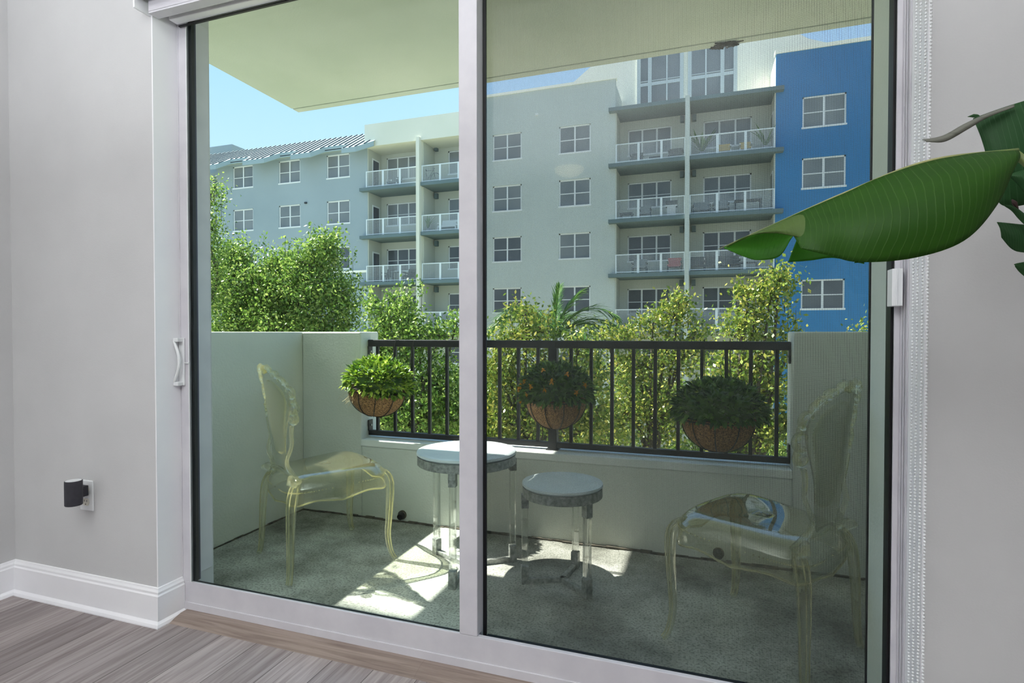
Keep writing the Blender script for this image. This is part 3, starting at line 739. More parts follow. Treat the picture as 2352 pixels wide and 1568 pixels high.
    # carved scrolls round the shoulders and the crest
    def scroll(cy, cz, r0, ang, turn, s, rad=.0095):
        pts = []
        for i in range(17):
            u = i / 16; a = ang + turn * u; rr_ = r0 * (1 - .72 * u); pts.append(bp(s * (cy + rr_ * math.cos(a)), cz + rr_ * math.sin(a), .004))
        MB().tube(pts, [rad * (1 - .45 * i / 16) for i in range(17)], 8).build('carved_scroll', M['ghost'], t, smooth=True)
    for s in (1, -1):
        scroll(.196, .735, .032, 1.2, -5.0, s, .012); scroll(.208, .800, .036, -1.9, 5.2, s, .012); scroll(.196, .868, .033, -1.2, 4.6, s, .011)
        scroll(.148, .915, .030, -.6, 4.4, s, .010); scroll(.098, .940, .028, -.5, 4.4, s, .010); scroll(.045, .965, .026, -.3, 4.0, s, .010)
        for a, b in (((.205, .71), (.222, .79)), ((.222, .79), (.205, .87)), ((.2, .88), (.15, .93)), ((.15, .935), (.09, .958)), ((.09, .958), (.03, .975))):
            q = spline([(a[0], a[1], 0), ((a[0] + b[0]) / 2 + .008, (a[1] + b[1]) / 2 + .006, 0), (b[0], b[1], 0)], 8)
            MB().tube([bp(s * p.x, p.y, .006) for p in q], [.006, .009, .011, .012, .012, .011, .010, .008, .006], 8).build('carved_leaf', M['ghost'], t, smooth=True)
    cr_ = MB()
    for k in range(-3, 4):   # shell fan at the top
        a = k * .38; p0 = bp(0, .945, .003); p1 = bp(.030 * math.sin(a), .945 + .030 * math.cos(a), .003); cr_.tube([p0, (p0 + p1) / 2, p1], [.006, .008, .0095], 8)
        cr_.ball(tuple(p1), .0095, 8, 6)
    cr_.build('crest_shell', M['ghost'], t, smooth=True)
    return t
gc = ghost_chair(); gc.location = (-1.775, 2.300, 0); gc.rotation_euler = (0, 0, math.radians(58))
tag(gc, 'clear yellowed plastic baroque chair in the left corner of the balcony', 'chair', 'clear plastic baroque chairs')
g2 = copy_tree(gc); g2.scale = (.97, .97, 1); g2.location = (.214, 2.157, 0); g2.rotation_euler = (0, 0, math.radians(149))
tag(g2, 'clear yellowed plastic baroque chair at the right end behind the insect screen', 'chair', 'clear plastic baroque chairs')

# ------------------------------------------------------------------ big house plant (bird of paradise)
pl = thing('potted_plant', (1.55, 1.0, FZ), 'tall indoor plant with huge torn green leaves reaching in from the right', 'plant')
def lamina(name, top, bot, mat, nu=48, nv=14, bulge=.03, parent=pl, crease=0, solid=.0012, label=None):
    """leaf half between two 3-D curves (midrib, margin) with a belly towards the room"""
    A = spline(top, nu); Bc = spline(bot, nu); m = MB(); rows = []
    for i in range(nu + 1):
        row = []
        for j in range(nv + 1):
            v = j / nv; p = A[i].lerp(Bc[i], v); b_ = math.sin(PI * v) * bulge * math.sin(PI * min(1, .1 + .9 * i / nu)) 
            p = p + Vector((0, -b_, .0)) + Vector((0, crease * math.sin(i * 1.35) * v, 0)); row.append(p); m.uv.append((i / nu, v))
        rows.append(row)
    m.grid(rows); o = m.build(name, mat, parent, smooth=True, solid=solid, world=True)
    if label: o['label'] = label
    return o
def PT(l): return [tuple(at(x, y, Y)) for x, y, Y in l]
mid = PT([(2338, 345, 1.06), (2240, 352, 1.05), (2130, 372, 1.04), (2020, 408, 1.03), (1940, 444, 1.03), (1860, 478, 1.03), (1800, 505, 1.04), (1750, 528, 1.05), (1700, 552, 1.06), (1662, 568, 1.07)])
mar = PT([(2330, 385, 1.05), (2290, 470, 1.00), (2215, 552, .97), (2120, 588, .96), (2030, 601, .96), (1960, 600, .97), (1915, 588, .98), (1840, 571, .99), (1855, 543, 1.0), (1845, 545, 1.0)])
# near half (lower half of the leaf, hanging)
lamina('leaf', mid[:7], mar[:7] if False else PT([(2330, 385, 1.05), (2290, 470, 1.00), (2215, 552, .97), (2100, 592, .96), (1975, 602, .96), (1910, 588, .98), (1840, 570, .99)]), M['str'], bulge=.035)
# near half beyond the tear: folded tip strip
lamina('leaf', PT([(1860, 478, 1.03), (1800, 505, 1.04), (1750, 528, 1.05), (1700, 552, 1.06), (1668, 566, 1.07)]),
       PT([(1856, 546, 1.0), (1835, 545, 1.005), (1780, 535, 1.02), (1720, 541, 1.04), (1670, 567, 1.07)]), strelitzia('big_leaf_tip', S(84, 116, 50), S(112, 136, 78), S(120, 150, 90), 16), bulge=.012, label='pale folded leaf tip')
# far half seen below
far = M['str_far'] = strelitzia('big_leaf_far_half', S(58, 128, 30), S(74, 144, 38), S(70, 130, 40), 20)
lamina('leaf', PT([(1860, 500, 1.075), (1800, 515, 1.08), (1740, 535, 1.085), (1700, 548, 1.09), (1668, 566, 1.09)]),
       PT([(1818, 545, 1.09), (1790, 588, 1.09), (1745, 597, 1.09), (1712, 590, 1.09), (1664, 570, 1.09)]), far, bulge=-.012)
lamina('leaf', PT([(1740, 540, 1.095), (1710, 548, 1.10), (1685, 556, 1.10), (1666, 566, 1.10)]),
       PT([(1712, 586, 1.10), (1700, 584, 1.10), (1680, 576, 1.10), (1662, 570, 1.10)]), far, bulge=-.008)
lamina('leaf', PT([(1990, 480, 1.08), (1930, 500, 1.085), (1870, 520, 1.09), (1836, 535, 1.09)]),
       PT([(1985, 606, 1.09), (1915, 592, 1.09), (1860, 598, 1.09), (1810, 602, 1.09)]), far, bulge=-.01)
lamina('leaf', PT([(2080, 560, 1.06), (2020, 570, 1.06), (1975, 580, 1.06)]), PT([(2060, 598, 1.06), (2000, 600, 1.06), (1962, 604, 1.06)]), far, bulge=-.005)
MB().tube(spline(PT([(2338, 345, 1.062), (2130, 371, 1.043), (1940, 443, 1.035), (1750, 527, 1.055), (1650, 572, 1.075)]), 30), lin([.0035, .003, .002, .001, .0006], 30), 6).build('midrib', M['petiole'], pl, smooth=True, world=True)
# leaf behind it
lamina('leaf', PT([(2235, 272, 1.20), (2290, 252, 1.20), (2352, 232, 1.20), (2460, 200, 1.2)]), PT([(2275, 400, 1.20), (2300, 470, 1.2), (2380, 465, 1.2), (2480, 440, 1.2)]), M['str_dark'], bulge=.02)
lamina('leaf', PT([(2222, 268, 1.205), (2240, 270, 1.205), (2256, 272, 1.205)]), PT([(2236, 262, 1.205), (2246, 263, 1.205), (2250, 266, 1.205)]), M['str_dark'], bulge=0, nv=4, nu=8)
lamina('leaf', PT([(2118, 321, 1.16), (2165, 312, 1.165), (2215, 285, 1.17), (2265, 262, 1.18), (2330, 240, 1.19)]), PT([(2128, 326, 1.15), (2170, 325, 1.155), (2222, 297, 1.16), (2268, 270, 1.17), (2330, 246, 1.185)]), M['str_dry'], bulge=.008, nv=6, label='grey dried leaf edge')
# right edge leaves
lamina('leaf', PT([(2290, 510, 1.12), (2320, 513, 1.12), (2352, 516, 1.12), (2430, 520, 1.12)]), PT([(2300, 545, 1.12), (2325, 572, 1.12), (2355, 580, 1.12), (2430, 585, 1.12)]), M['str_dark'], bulge=.01)
lamina('leaf', PT([(2318, 402, 1.15), (2335, 395, 1.15), (2360, 388, 1.15), (2420, 380, 1.15)]), PT([(2322, 408, 1.15), (2340, 425, 1.15), (2360, 447, 1.15), (2430, 480, 1.15)]), M['str_dark'], bulge=.01)
lamina('leaf', PT([(2306, 471, 1.1), (2325, 473, 1.1), (2345, 485, 1.1), (2400, 530, 1.1)]), PT([(2308, 473, 1.1), (2325, 485, 1.1), (2345, 508, 1.1), (2400, 560, 1.1)]), M['str_dark'], bulge=.004)
lamina('leaf', PT([(2329, 607, 1.14), (2345, 603, 1.14), (2420, 590, 1.14)]), PT([(2332, 612, 1.14), (2350, 632, 1.14), (2420, 690, 1.14)]), M['str_dark'], bulge=.004)
MB().tube(spline(PT([(2324, 458, 1.1), (2330, 466, 1.1), (2338, 480, 1.1)]), 8), lin([.0008, .0035, .0012], 8), 6).build('bud_tip', plain('brown_bud', S(64, 42, 40), .7), pl, smooth=True, world=True)
# petioles down to the pot
for q in ((2332, 352, 1.065), (2460, 240, 1.20), (2430, 550, 1.12), (2420, 420, 1.15), (2400, 545, 1.1), (2420, 630, 1.14)):
    a = at(*q); MB().tube(spline([tuple(a), (a.x + .15 + .05 * random.random(), a.y - .01, a.z - .14), (1.42, 1.0, .9), (1.53, 1.0, .30)], 20), lin([.006, .010, .014, .018], 20), 8).build('petiole', M['petiole'], pl, smooth=True, world=True)
MB().lathe([(.11, 0), (.13, .01), (.17, .30), (.175, .32), (.155, .32), (.15, .28)], (0, 0, 0), 32).build('pot', M['pot'], pl, smooth=True)
MB().lathe([(.152, .27), (.0001, .28)], (0, 0, 0), 32).build('soil', M['soil'], pl)

# ------------------------------------------------------------------ world outside
GZ = -8.0
struct(B(-80, 80, 3.6, 90, GZ - .2, GZ).build('ground', M['ground']))
FY = 30.5
bd = thing('apartment_building', (-8, FY, GZ), 'five storey apartment block in blue-grey, sage and deep blue across the trees', 'building')
LV = [13.0, 10.0, 7.0, 4.08, 1.13, -1.85]
def bpart(name, m, mat, parent=bd, **kw): return m.build(name, mat, parent, world=True, **kw)
def wall_holes(x0, x1, y0, y1, z0, z1, holes):
    """wall slab split round rectangular window holes (xa, xb, za, zb)"""
    m = MB(); xs = sorted({x0, x1} | {h[0] for h in holes} | {h[1] for h in holes}); zs = sorted({z0, z1} | {h[2] for h in holes} | {h[3] for h in holes})
    for a, b in zip(xs, xs[1:]):
        run = None
        for c, d in zip(zs, zs[1:]):
            cx, cz = (a + b) / 2, (c + d) / 2
            if any(h[0] < cx < h[1] and h[2] < cz < h[3] for h in holes):
                if run: m.box(a, b, y0, y1, run[0], run[1]); run = None
            else: run = (run[0], d) if run else (c, d)
        if run: m.box(a, b, y0, y1, run[0], run[1])
    return m
def window(x0, x1, z0, z1, y, cols=2, rows=(.5,), dark=False, parent=bd):
    m = MB(); t = .07; d = y + .05
    m.box(x0, x0 + t, d, d + .06, z0, z1); m.box(x1 - t, x1, d, d + .06, z0, z1); m.box(x0, x1, d, d + .06, z1 - t, z1); m.box(x0 - .03, x1 + .03, d - .07, d + .06, z0, z0 + .09)
    for k in range(1, cols):
        x = x0 + (x1 - x0) * k / cols; m.box(x - .045, x + .045, d + .005, d + .055, z0, z1)
    for r in rows:
        z = z0 + (z1 - z0) * r; m.box(x0, x1, d + .01, d + .05, z - .022, z + .022)
    f = bpart('window', m, M['winframe'], parent)
    bpart('pane', B(x0 + .02, x1 - .02, d + .03, d + .05, z0 + .02, z1 - .02), M['winpane2'] if dark else M['winpane'], f)
WT = [12.62, 9.64, 6.66, 3.70, .76]; WB = [11.06, 8.10, 5.17, 2.20, -.75]
def section(name, x0, x1, ztop, mat, cols, y1=36.0):
    holes = [(a, b, WB[i], WT[i]) for a, b in cols for i in range(5)]
    bpart(name, wall_holes(x0, x1, FY, FY + .25, GZ, ztop, holes), mat)
    for a, b in cols:
        for i in range(5): window(a, b, WB[i], WT[i], FY, dark=(i >= 2 and (a * 7) % 3 > 1) or i >= 3)
section('bluegrey_wall', -32.4, -20.12, 13.2, M['f_bluegrey'], [(-31.0, -29.24), (-27.06, -25.3), (-23.2, -21.44)])
section('sage_wall', -12.4, -4.50, 14.85, M['f_sage'], [(-11.62, -9.85), (-7.64, -5.85)])
section('blue_wall', 3.42, 13.0, 14.9, M['f_blue'], [(4.60, 6.50), (9.0, 10.9)])
# returns and caps
bpart('sage_return', B(-4.75, -4.50, FY + .25, 33.5, GZ, 14.6), M['f_sage'])
bpart('roof_cap', B(-12.5, -4.45, FY - .06, FY + .35, 14.85, 14.98), M['f_white'])
bpart('roof_cap', B(3.36, 13.0, FY - .06, FY + .35, 14.9, 15.08), M['f_white'])
bpart('blue_return', B(3.42, 3.67, FY + .25, 34.0, 12.9, 14.9), M['f_white'])
# wing at far left, set back, with its own windows
holes = [(-34.8, -33.3, WB[i], WT[i]) for i in range(5)]
bpart('far_wall', wall_holes(-40, -32.4, 32.2, 32.4, GZ, 13.0, holes), M['f_bluegrey'])
bpart('far_return', B(-32.4, -32.2, FY + .25, 32.2, GZ, 13.0), M['f_bluegrey'])
for i in range(5): window(-34.8, -33.3, WB[i], WT[i], 32.2, dark=True)
bpart('stair_block', B(-40, -33.6, 33, 36, 13, 15.3), M['f_bluegrey'])
# metal roof with stepped eaves
def roofz(y): return 12.62 + (y - 29.45) * .66
NEAR, FARY, RID = 29.25, 30.0, 31.95
ev = [(-35.5, NEAR), (-31.2, NEAR), (-30.7, FARY), (-28.94, FARY), (-28.92, NEAR), (-27.15, NEAR), (-26.5, FARY), (-25.04, FARY), (-25.02, NEAR), (-23.47, NEAR), (-22.95, FARY), (-21.18, FARY), (-21.16, NEAR), (-20.12, NEAR), (-19.35, FARY)]
m = MB(); n = len(ev)
m.v += [(x, y, roofz(y)) for x, y in ev] + [(x, RID, roofz(RID)) for x, y in ev] + [(x, y, roofz(y) - .05) for x, y in ev] + [(x, RID, roofz(RID) - .05) for x, y in ev]
for i in range(n - 1):
    m.f += [(i, i + 1, n + i + 1, n + i), (2 * n + i, 3 * n + i, 3 * n + i + 1, 2 * n + i + 1), (n + i, n + i + 1, 3 * n + i + 1, 3 * n + i)]
rf = bpart('metal_roof', m, M['steelroof'])
fa = MB()
for (xa, ya), (xb, yb) in zip(ev, ev[1:]):
    fa.add([(xa, ya, roofz(ya) - .30), (xb, yb, roofz(yb) - .30), (xb, yb, roofz(yb) + .01), (xa, ya, roofz(ya) + .01), (xa, ya + .06, roofz(ya) - .30), (xb, yb + .06, roofz(yb) - .30), (xb, yb + .06, roofz(yb) + .01), (xa, ya + .06, roofz(ya) + .01)],
           [(0, 1, 2, 3), (5, 4, 7, 6), (0, 4, 5, 1), (3, 2, 6, 7), (0, 3, 7, 4), (1, 5, 6, 2)])
bpart('fascia', fa, M['f_eave'], rf)
so = MB().box(-35.5, -20.12, FARY, FY + .1, 12.75, 12.80); bpart('soffit', so, M['f_bluegrey'], rf)
sm = MB(); x = -35.3
def evy(x):
    for (xa, ya), (xb, yb) in zip(ev, ev[1:]):
        if xa <= x <= xb: return ya + (yb - ya) * (x - xa) / max(1e-6, xb - xa)
    return FARY
while x < -19.5:
    y = evy(x); sm.add([(x - .035, y, roofz(y)), (x + .035, y, roofz(y)), (x + .035, y, roofz(y) + .07), (x - .035, y, roofz(y) + .07), (x - .035, RID, roofz(RID)), (x + .035, RID, roofz(RID)), (x + .035, RID, roofz(RID) + .07), (x - .035, RID, roofz(RID) + .07)],
                       [(0, 1, 2, 3), (5, 4, 7, 6), (3, 2, 6, 7), (0, 3, 7, 4), (1, 5, 6, 2)]); x += .42
bpart('roof_seam', sm, plain('roof_seam', S(52, 72, 80), .7), rf)
# recessed balcony bays
def bay(x0, x1, wx0, wx1, levels, wallmat, door_side=None):
    YR = 32.0
    holes = [(wx0, wx1, 11.02 - 2.98 * i, 12.52 - 2.98 * i) for i in range(5)]
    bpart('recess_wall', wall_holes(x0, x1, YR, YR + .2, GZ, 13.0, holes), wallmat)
    for i, h in enumerate(holes): window(h[0], h[1], h[2], h[3], YR, cols=3, dark=i >= 2)
    for s in (x0, x1):
        bpart('recess_side', B(s - .06, s + .06, FY + .02, YR, GZ, 13.0), wallmat)
    if door_side:
        sx_ = x0 + .07 if door_side > 0 else x1 - .07
        for i in range(5):
            z = 10.22 - 2.98 * i; dd = bpart('side_door', B(sx_ - .02, sx_ + .02, 30.95, 31.75, z, z + 2.05), M['winframe'])
            bpart('pane', B(sx_ - .03, sx_ + .03, 31.03, 31.67, z + .1, z + 1.95), M['winpane2'], dd)
def slabs(x0, x1, top=True):
    for i, z in enumerate(LV[:5]):
        if i == 0 and not top: continue
        bpart('balcony_slab', B(x0, x1, 30.15, 32.1, z, z + .2), M['f_slab'])
def railing(x0, x1, z, nb):
    m = MB(); y = 30.28
    m.box(x0, x1, y - .02, y + .02, z + .98, z + 1.03); m.box(x0, x1, y - .02, y + .02, z + .05, z + .09)
    for k in range(nb + 1):
        x = x0 + .03 + (x1 - x0 - .06) * k / nb; m.box(x - (.035 if k in (0, nb) else .06), x + (.035 if k in (0, nb) else .06), y - .025, y + .025, z, z + 1.03)
    r = bpart('railing', m, M['railwhite'])
    g = MB(); a = .008; x = x0 + .08
    while x < x1 - .05: g.box(x - a / 2, x + a / 2, y - .003, y + .003, z + .09, z + .98); x += .075
    q = z + .13
    while q < z + .96: g.box(x0 + .05, x1 - .05, y - .003, y + .003, q - a / 2, q + a / 2); q += .075
    bpart('wire_infill', g, M['railwhite'], r)
for x0, x1, a, b, dsd in ((-20.12, -16.38, -19.65, -17.25, 1), (-16.2, -12.42, -15.2, -12.9, 0), (-4.50, -.80, -4.02, -1.63, 0), (-.70, 3.42, .03, 2.44, -1)):
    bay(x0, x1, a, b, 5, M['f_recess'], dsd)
    for i in range(1, 5): railing(x0 + .05, x1 - .05, LV[i] + .2, 3)
slabs(-20.5, -12.3, False); slabs(-4.82, 3.75)
bpart('bay_top', B(-20.12, -12.4, FY - .3, 33.5, 12.75, 14.14), M['f_cream'])
for x in (-16.29, -.76): bpart('divider_fin', B(x - .11, x + .11, 30.0, 32, GZ, 13.25 if x > -5 else 12.9), M['f_sage'] if x > -5 else M['f_cream'])
for x in (-16.29, -.76):
    for z in LV[:5]:
        for s in (-1, 1): bpart('wall_light', B(x + s * .32 - .10, x + s * .32 + .10, 31.75, 32.0, z - .42, z - .10), M['f_slab'])
bpart('wall_light', B(-9.0, -8.85, FY - .12, FY, 13.4, 13.52), M['whitef']); bpart('vent_pipe', B(-24.9, -24.75, FY - .12, FY, 9.62, 9.72), M['wicker'])
bpart('wall_band', B(-32.4, -20.12, FY - .05, FY, 4.93, 5.08), M['f_white'])
# penthouse with gable and tall windows
PY = 33.0
ph = MB(); poly = [(-9.5, 12.8), (9.5, 12.8), (9.5, 14.9), (7.6, 15.6), (5.2, 16.62), (2.6, 18.6), (-1.0, 20.5), (-4.0, 18.6), (-9.5, 14.6)]
ph.prism(poly, PY, PY + .3)
pw = bpart('penthouse_wall', ph, M['f_white'])
for xa, xb in ((-3.52, -1.15), (-.72, 1.66)):
    m = MB(); y = PY - .1; cols = [0, .26, .66, 1] if xa < -2 else [0, .36, .72, 1]
    for i, c_ in enumerate(cols):
        x = xa + (xb - xa) * c_; tk = .10 if i in ((1,) if xa < -2 else (2,)) or i in (0, 3) else .04; m.box(x - tk, x + tk, y, y + .1, 13.1, 19.0)
    for z in (14.0 + 1.35, 17.9): m.box(xa, xb, y + .01, y + .09, z - .09, z + .09); m.box(xa, xb, y + .01, y + .09, z + .16, z + .20)
    f = bpart('tall_window', m, M['f_mullion']); bpart('pane', B(xa, xb, y + .05, y + .08, 13.1, 19.0), M['winpane'], f)

# ---- furniture on the far balconies
def far_chair(x, y, z, fz, w, mat, label, cmat=None):
    t = thing('patio_chair', (x, y, z), label, 'chair', 'patio furniture on the far balconies'); h = w / 2
    c = MB()
    for a in (-1, 1):
        for b in (-1, 1): c.box(a * h - .03, a * h + .03, b * .28 - .03, b * .28 + .03, 0, .40)
    c.build('legs', mat, t); B(-h, h, -.3, .3, .36, .46).build('seat', cmat or mat, t)
    MB().add([(-h, .22, .42), (h, .22, .42), (h, .40, .90), (-h, .40, .90), (-h, .30, .42), (h, .30, .42), (h, .47, .90), (-h, .47, .90)], [(0, 1, 2, 3), (5, 4, 7, 6), (0, 4, 5, 1), (3, 2, 6, 7), (0, 3, 7, 4), (1, 5, 6, 2)]).build('backrest', cmat or mat, t)
    for a in (-1, 1): B(a * h - .04, a * h + .04, -.28, .26, .58, .64).build('armrest', mat, t)
def far_table(x, y, z, w, h, mat, label):
    t = thing('patio_table', (x, y, z), label, 'table', 'patio furniture on the far balconies')
    B(-w / 2, w / 2, -.3, .3, h - .05, h).build('tabletop', mat, t)
    for a in (-1, 1):
        for b in (-1, 1): B(a * (w / 2 - .05) - .025, a * (w / 2 - .05) + .025, b * .25 - .025, b * .25 + .025, 0, h - .05).build('leg', mat, t)
def far_plant(x, y, z, h, label, n=18):
    t = thing('potted_plant', (x, y, z), label, 'plant', 'potted plants on the far balconies'); rr = random.Random(int(x * 10) + 50)
    MB().lathe([(.14, 0), (.20, .35), (.17, .35), (.0001, .33)], n=12).build('pot', M['pot'], t)
    m = MB()
    for i in range(n):
        a = rr.random() * 6.28; r = rr.uniform(.2, .6); d = Vector((math.cos(a) * r, math.sin(a) * r, 1)); leaf_blade(m, (0, 0, .3), d, h * rr.uniform(.6, 1), .12, .2, .35, rr.uniform(-1, 1))
    m.build('fronds', M['pleaf'], t)
def fx(px, Y=31.2): return at(px, 400, Y).x
F1, F2, F3, F4 = 10.2, 7.2, 4.28, 1.33
far_chair(fx(1462), 31.3, F1, 0, .6, M['wicker'], 'dark patio chair at the left on the top sage balcony')
far_table(fx(1505), 31.1, F1, .6, .35, M['wicker'], 'low dark table between chairs on the top sage balcony')
far_chair(fx(1552), 31.2, F1, 0, .7, M['wicker'], 'dark lounge chair beside the fin on the top sage balcony')
far_plant(fx(1612), 31.0, F1, 1.5, 'tall palm pot at the left of the top balcony beside the blue wall', 26)
far_chair(fx(1662), 31.3, F1, 0, .65, M['whitef'], 'left yellow-cushioned chair on the top balcony beside the blue wall', M['yelf'])
far_chair(fx(1712), 31.3, F1, 0, .55, M['whitef'], 'right yellow-cushioned chair on the top balcony beside the blue wall', M['yelf'])
far_plant(fx(1758), 31.0, F1, 1.3, 'spiky potted plant at the blue wall end of the top balcony', 20)
far_table(fx(1440), 31.1, F2, .7, .45, M['wicker'], 'dark crate-like table at the left of the cluttered balcony')
far_chair(fx(1482), 31.2, F2, 0, .6, M['wicker'], 'dark chair in the middle of the cluttered balcony', M['greyf'])
wg = thing('barbecue_grill', (fx(1543), 31.0, F2), 'white and dark upright grill on the cluttered second balcony', 'grill')
B(-.22, .22, -.2, .2, .12, .62).build('cabinet', M['whitef'], wg); MB().tube([(-.3, 0, .78), (.3, 0, .78)], .2, 12).build('lid', M['wicker'], wg); B(-.3, .3, -.22, .22, .62, .70).build('tray', M['whitef'], wg); B(-.2, .2, -.18, .18, 0, .12).build('wheel_base', M['wicker'], wg)
far_chair(fx(1612), 31.2, F2, 0, .85, M['wicker'], 'left striped outdoor armchair on the balcony under the palm pot', M['greyf'])
far_chair(fx(1656), 31.2, F2, 0, .75, M['wicker'], 'right striped outdoor armchair on the balcony under the palm pot', M['greyf'])
far_table(fx(1718), 31.2, F2, 1.3, .75, M['wicker'], 'dark bar table at the right of the second balcony')
far_chair(fx(1470), 31.2, F3, 0, .75, M['wicker'], 'dark grey armchair left of the red chair on the third balcony', M['greyf'])
far_chair(fx(1550), 31.2, F3, 0, .7, M['wicker'], 'red cushioned lounge chair on the third balcony', M['redf'])
far_chair(fx(1600), 31.2, F3, 0, .8, M['wicker'], 'dark wicker armchair under the big leaf at the left end')
far_chair(fx(1660), 31.3, F3, 0, 1.7, M['wicker'], 'wide dark wicker sofa on the third balcony')
far_table(fx(1720), 31.1, F3, .9, .45, M['wicker'], 'low wicker table right of the wicker sofa')
far_chair(fx(1458), 31.2, F4, 0, .6, M['greyf'], 'grey chair half hidden by the yellowish tree')
far_chair(fx(1630), 31.2, F4, 0, .8, M['greyf'], 'grey round-backed chair between the two right trees')
# left bays
far_chair(fx(905), 31.2, F1, 0, .7, M['whitef'], 'pale low chair on the top left balcony', M['greyf'])
bk = thing('bicycle', (fx(990), 30.8, F1), 'dark bicycle leaning on the top balcony near the door stile', 'bicycle')
for dx in (-.5, .5):
    MB().tube([(dx + .33 * math.cos(a), 0, .34 + .33 * math.sin(a)) for a in [2 * PI * i / 20 for i in range(21)]], .02, 5).build('wheel', M['wicker'], bk)
MB().tube([(-.5, 0, .34), (-.2, 0, .85), (.35, 0, .85), (.0, 0, .34), (-.2, 0, .85)], .02, 5).build('frame', M['wicker'], bk); MB().tube([(.5, 0, .34), (.33, 0, 1.0), (.33, .25, 1.02)], .02, 5).build('handlebar', M['wicker'], bk); B(-.32, -.1, -.06, .06, .86, .92).build('saddle', M['wicker'], bk)
far_plant(fx(985), 31.0, F2, 1.0, 'leafy pot on the second balcony beside the white lounger', 30)
far_chair(fx(1030), 31.2, F2, 0, 1.2, M['whitef'], 'white lounger on the second balcony near the door stile')
far_table(fx(915), 31.2, F3, .8, .7, M['greyf'], 'grey table on the third left balcony')
far_chair(fx(893), 31.0, F3, 0, .5, M['wicker'], 'folding chair left of the grey table on the third balcony')
far_chair(fx(937), 31.3, F3, 0, .5, M['wicker'], 'folding chair right of the grey table on the third balcony')
far_chair(fx(1015), 31.2, F4, 0, 1.3, M['greyf'], 'grey sofa on the lowest visible left balcony')

# ------------------------------------------------------------------ trees
def kites(P, D, S_, L, Wd):
    """arrays of leaf base points, directions, side vectors -> vertices and quads"""
    n = len(P); a = P; b = P + D * (L * .5)[:, None] + S_ * (Wd * .5)[:, None]; c = P + D * L[:, None]; d = P + D * (L * .5)[:, None] - S_ * (Wd * .5)[:, None]
    V = np.stack([a, b, c, d], 1).reshape(-1, 3); F = np.arange(4 * n).reshape(-1, 4); return V, F
def tree(name, label, blobs, Y, mat, base_x, seed, leaf=.072, dens=1.0, sprigs=(), group='trees between the buildings'):
    rg = np.random.default_rng(seed); rr = random.Random(seed)
    c0 = at(base_x, 800, Y); t = thing(name, (c0.x, Y, GZ), label, 'tree', group)
    pts = []; twigs = MB(); hubs = []
    for (px, py, rx, ry) in blobs:
        c = np.array(at(px, py, Y)); q = np.array(at(px + rx, py, Y)); r = abs(q[0] - c[0]); rz = ry / rx * r
        nc = max(8, int(62 * dens * (r * rz) / .35)); hubs.append(Vector(c))
        for k in range(nc):
            d = rg.normal(size=3); d /= np.linalg.norm(d); rad = rg.random() ** .45
            cc = c + d * rad * np.array([r, r * .8, rz]) * .92; nl = rg.integers(34, 60)
            P = cc + rg.normal(size=(nl, 3)) * np.array([.13, .13, .12]) * (.75 + .5 * rg.random()); pts.append(P)
            if rr.random() < .35: twigs.tube([tuple(c), tuple((c + cc) / 2 + rg.normal(size=3) * .06), tuple(cc)], [.016, .009, .004], 4)
    for (px, py, h) in sprigs:      # upright shoots standing out of the crown
        a = np.array(at(px, py, Y)); b = a + np.array([0, 0, -h]); n = 16
        P = np.array([a + (b - a) * rg.random() + rg.normal(size=3) * .045 for _ in range(int(n * h * 6))]); pts.append(P); twigs.tube([tuple(b - np.array([0, 0, .3])), tuple(a)], [.006, .002], 4)
    P = np.concatenate(pts); n = len(P)
    D = rg.normal(size=(n, 3)) + np.array([0, 0, .35]); D /= np.linalg.norm(D, axis=1)[:, None]
    S_ = np.cross(D, rg.normal(size=(n, 3))); S_ /= np.linalg.norm(S_, axis=1)[:, None]
    L = leaf * rg.uniform(.7, 1.25, n); V, F = kites(P, D, S_, L, L * .55)
    V = V - np.array([c0.x, Y, GZ]); me = bpy.data.meshes.new('foliage'); me.from_pydata(V.tolist(), [], F.tolist()); me.materials.append(mat)
    o = bpy.data.objects.new('foliage', me); COL.objects.link(o); o.parent = t
    top = max(h.z for h in hubs); tr = MB(); cz = min(h.z for h in hubs) - .6
    tr.tube(spline([(c0.x, Y, GZ), (c0.x + .1, Y + .1, (GZ + cz) / 2), (c0.x, Y, cz)], 12), lin([.20, .15, .11], 12), 10)
    for h in hubs: tr.tube(spline([(c0.x, Y, cz), tuple(Vector((c0.x, Y, cz)).lerp(h, .5) + Vector((rr.uniform(-.15, .15), rr.uniform(-.2, .2), .1))), tuple(h)], 8), lin([.05, .03, .014], 8), 6)
    tr.build('trunk', M['bark'], t, smooth=True, world=True); twigs.build('twigs', M['bark'], t, world=True)
    return n
tree('leafy_tree', 'broad leafy tree filling the left pane below the blue-grey wall', [(545, 690, 75, 80), (610, 700, 80, 75), (700, 670, 85, 80), (720, 610, 55, 55), (750, 575, 35, 35), (620, 635, 45, 45), (780, 690, 50, 55), (660, 760, 100, 60), (530, 620, 45, 50), (560, 770, 90, 60), (545, 590, 30, 40), (640, 600, 22, 28), (760, 760, 60, 50)],
     9.5, M['tleaf'], 640, 11, sprigs=[(714, 515, .5), (558, 528, .4), (606, 540, .35), (775, 520, .35), (810, 570, .3), (745, 525, .4), (655, 545, .3), (770, 560, .3), (500, 560, .3)])
tree('leafy_tree', 'narrow tree at the extreme left edge of the left pane', [(482, 455, 20, 40), (478, 520, 25, 40), (488, 590, 25, 45), (470, 660, 40, 60)], 8.2, M['tleaf'], 455, 12, leaf=.055, sprigs=[(508, 435, .3), (492, 400, .25)])
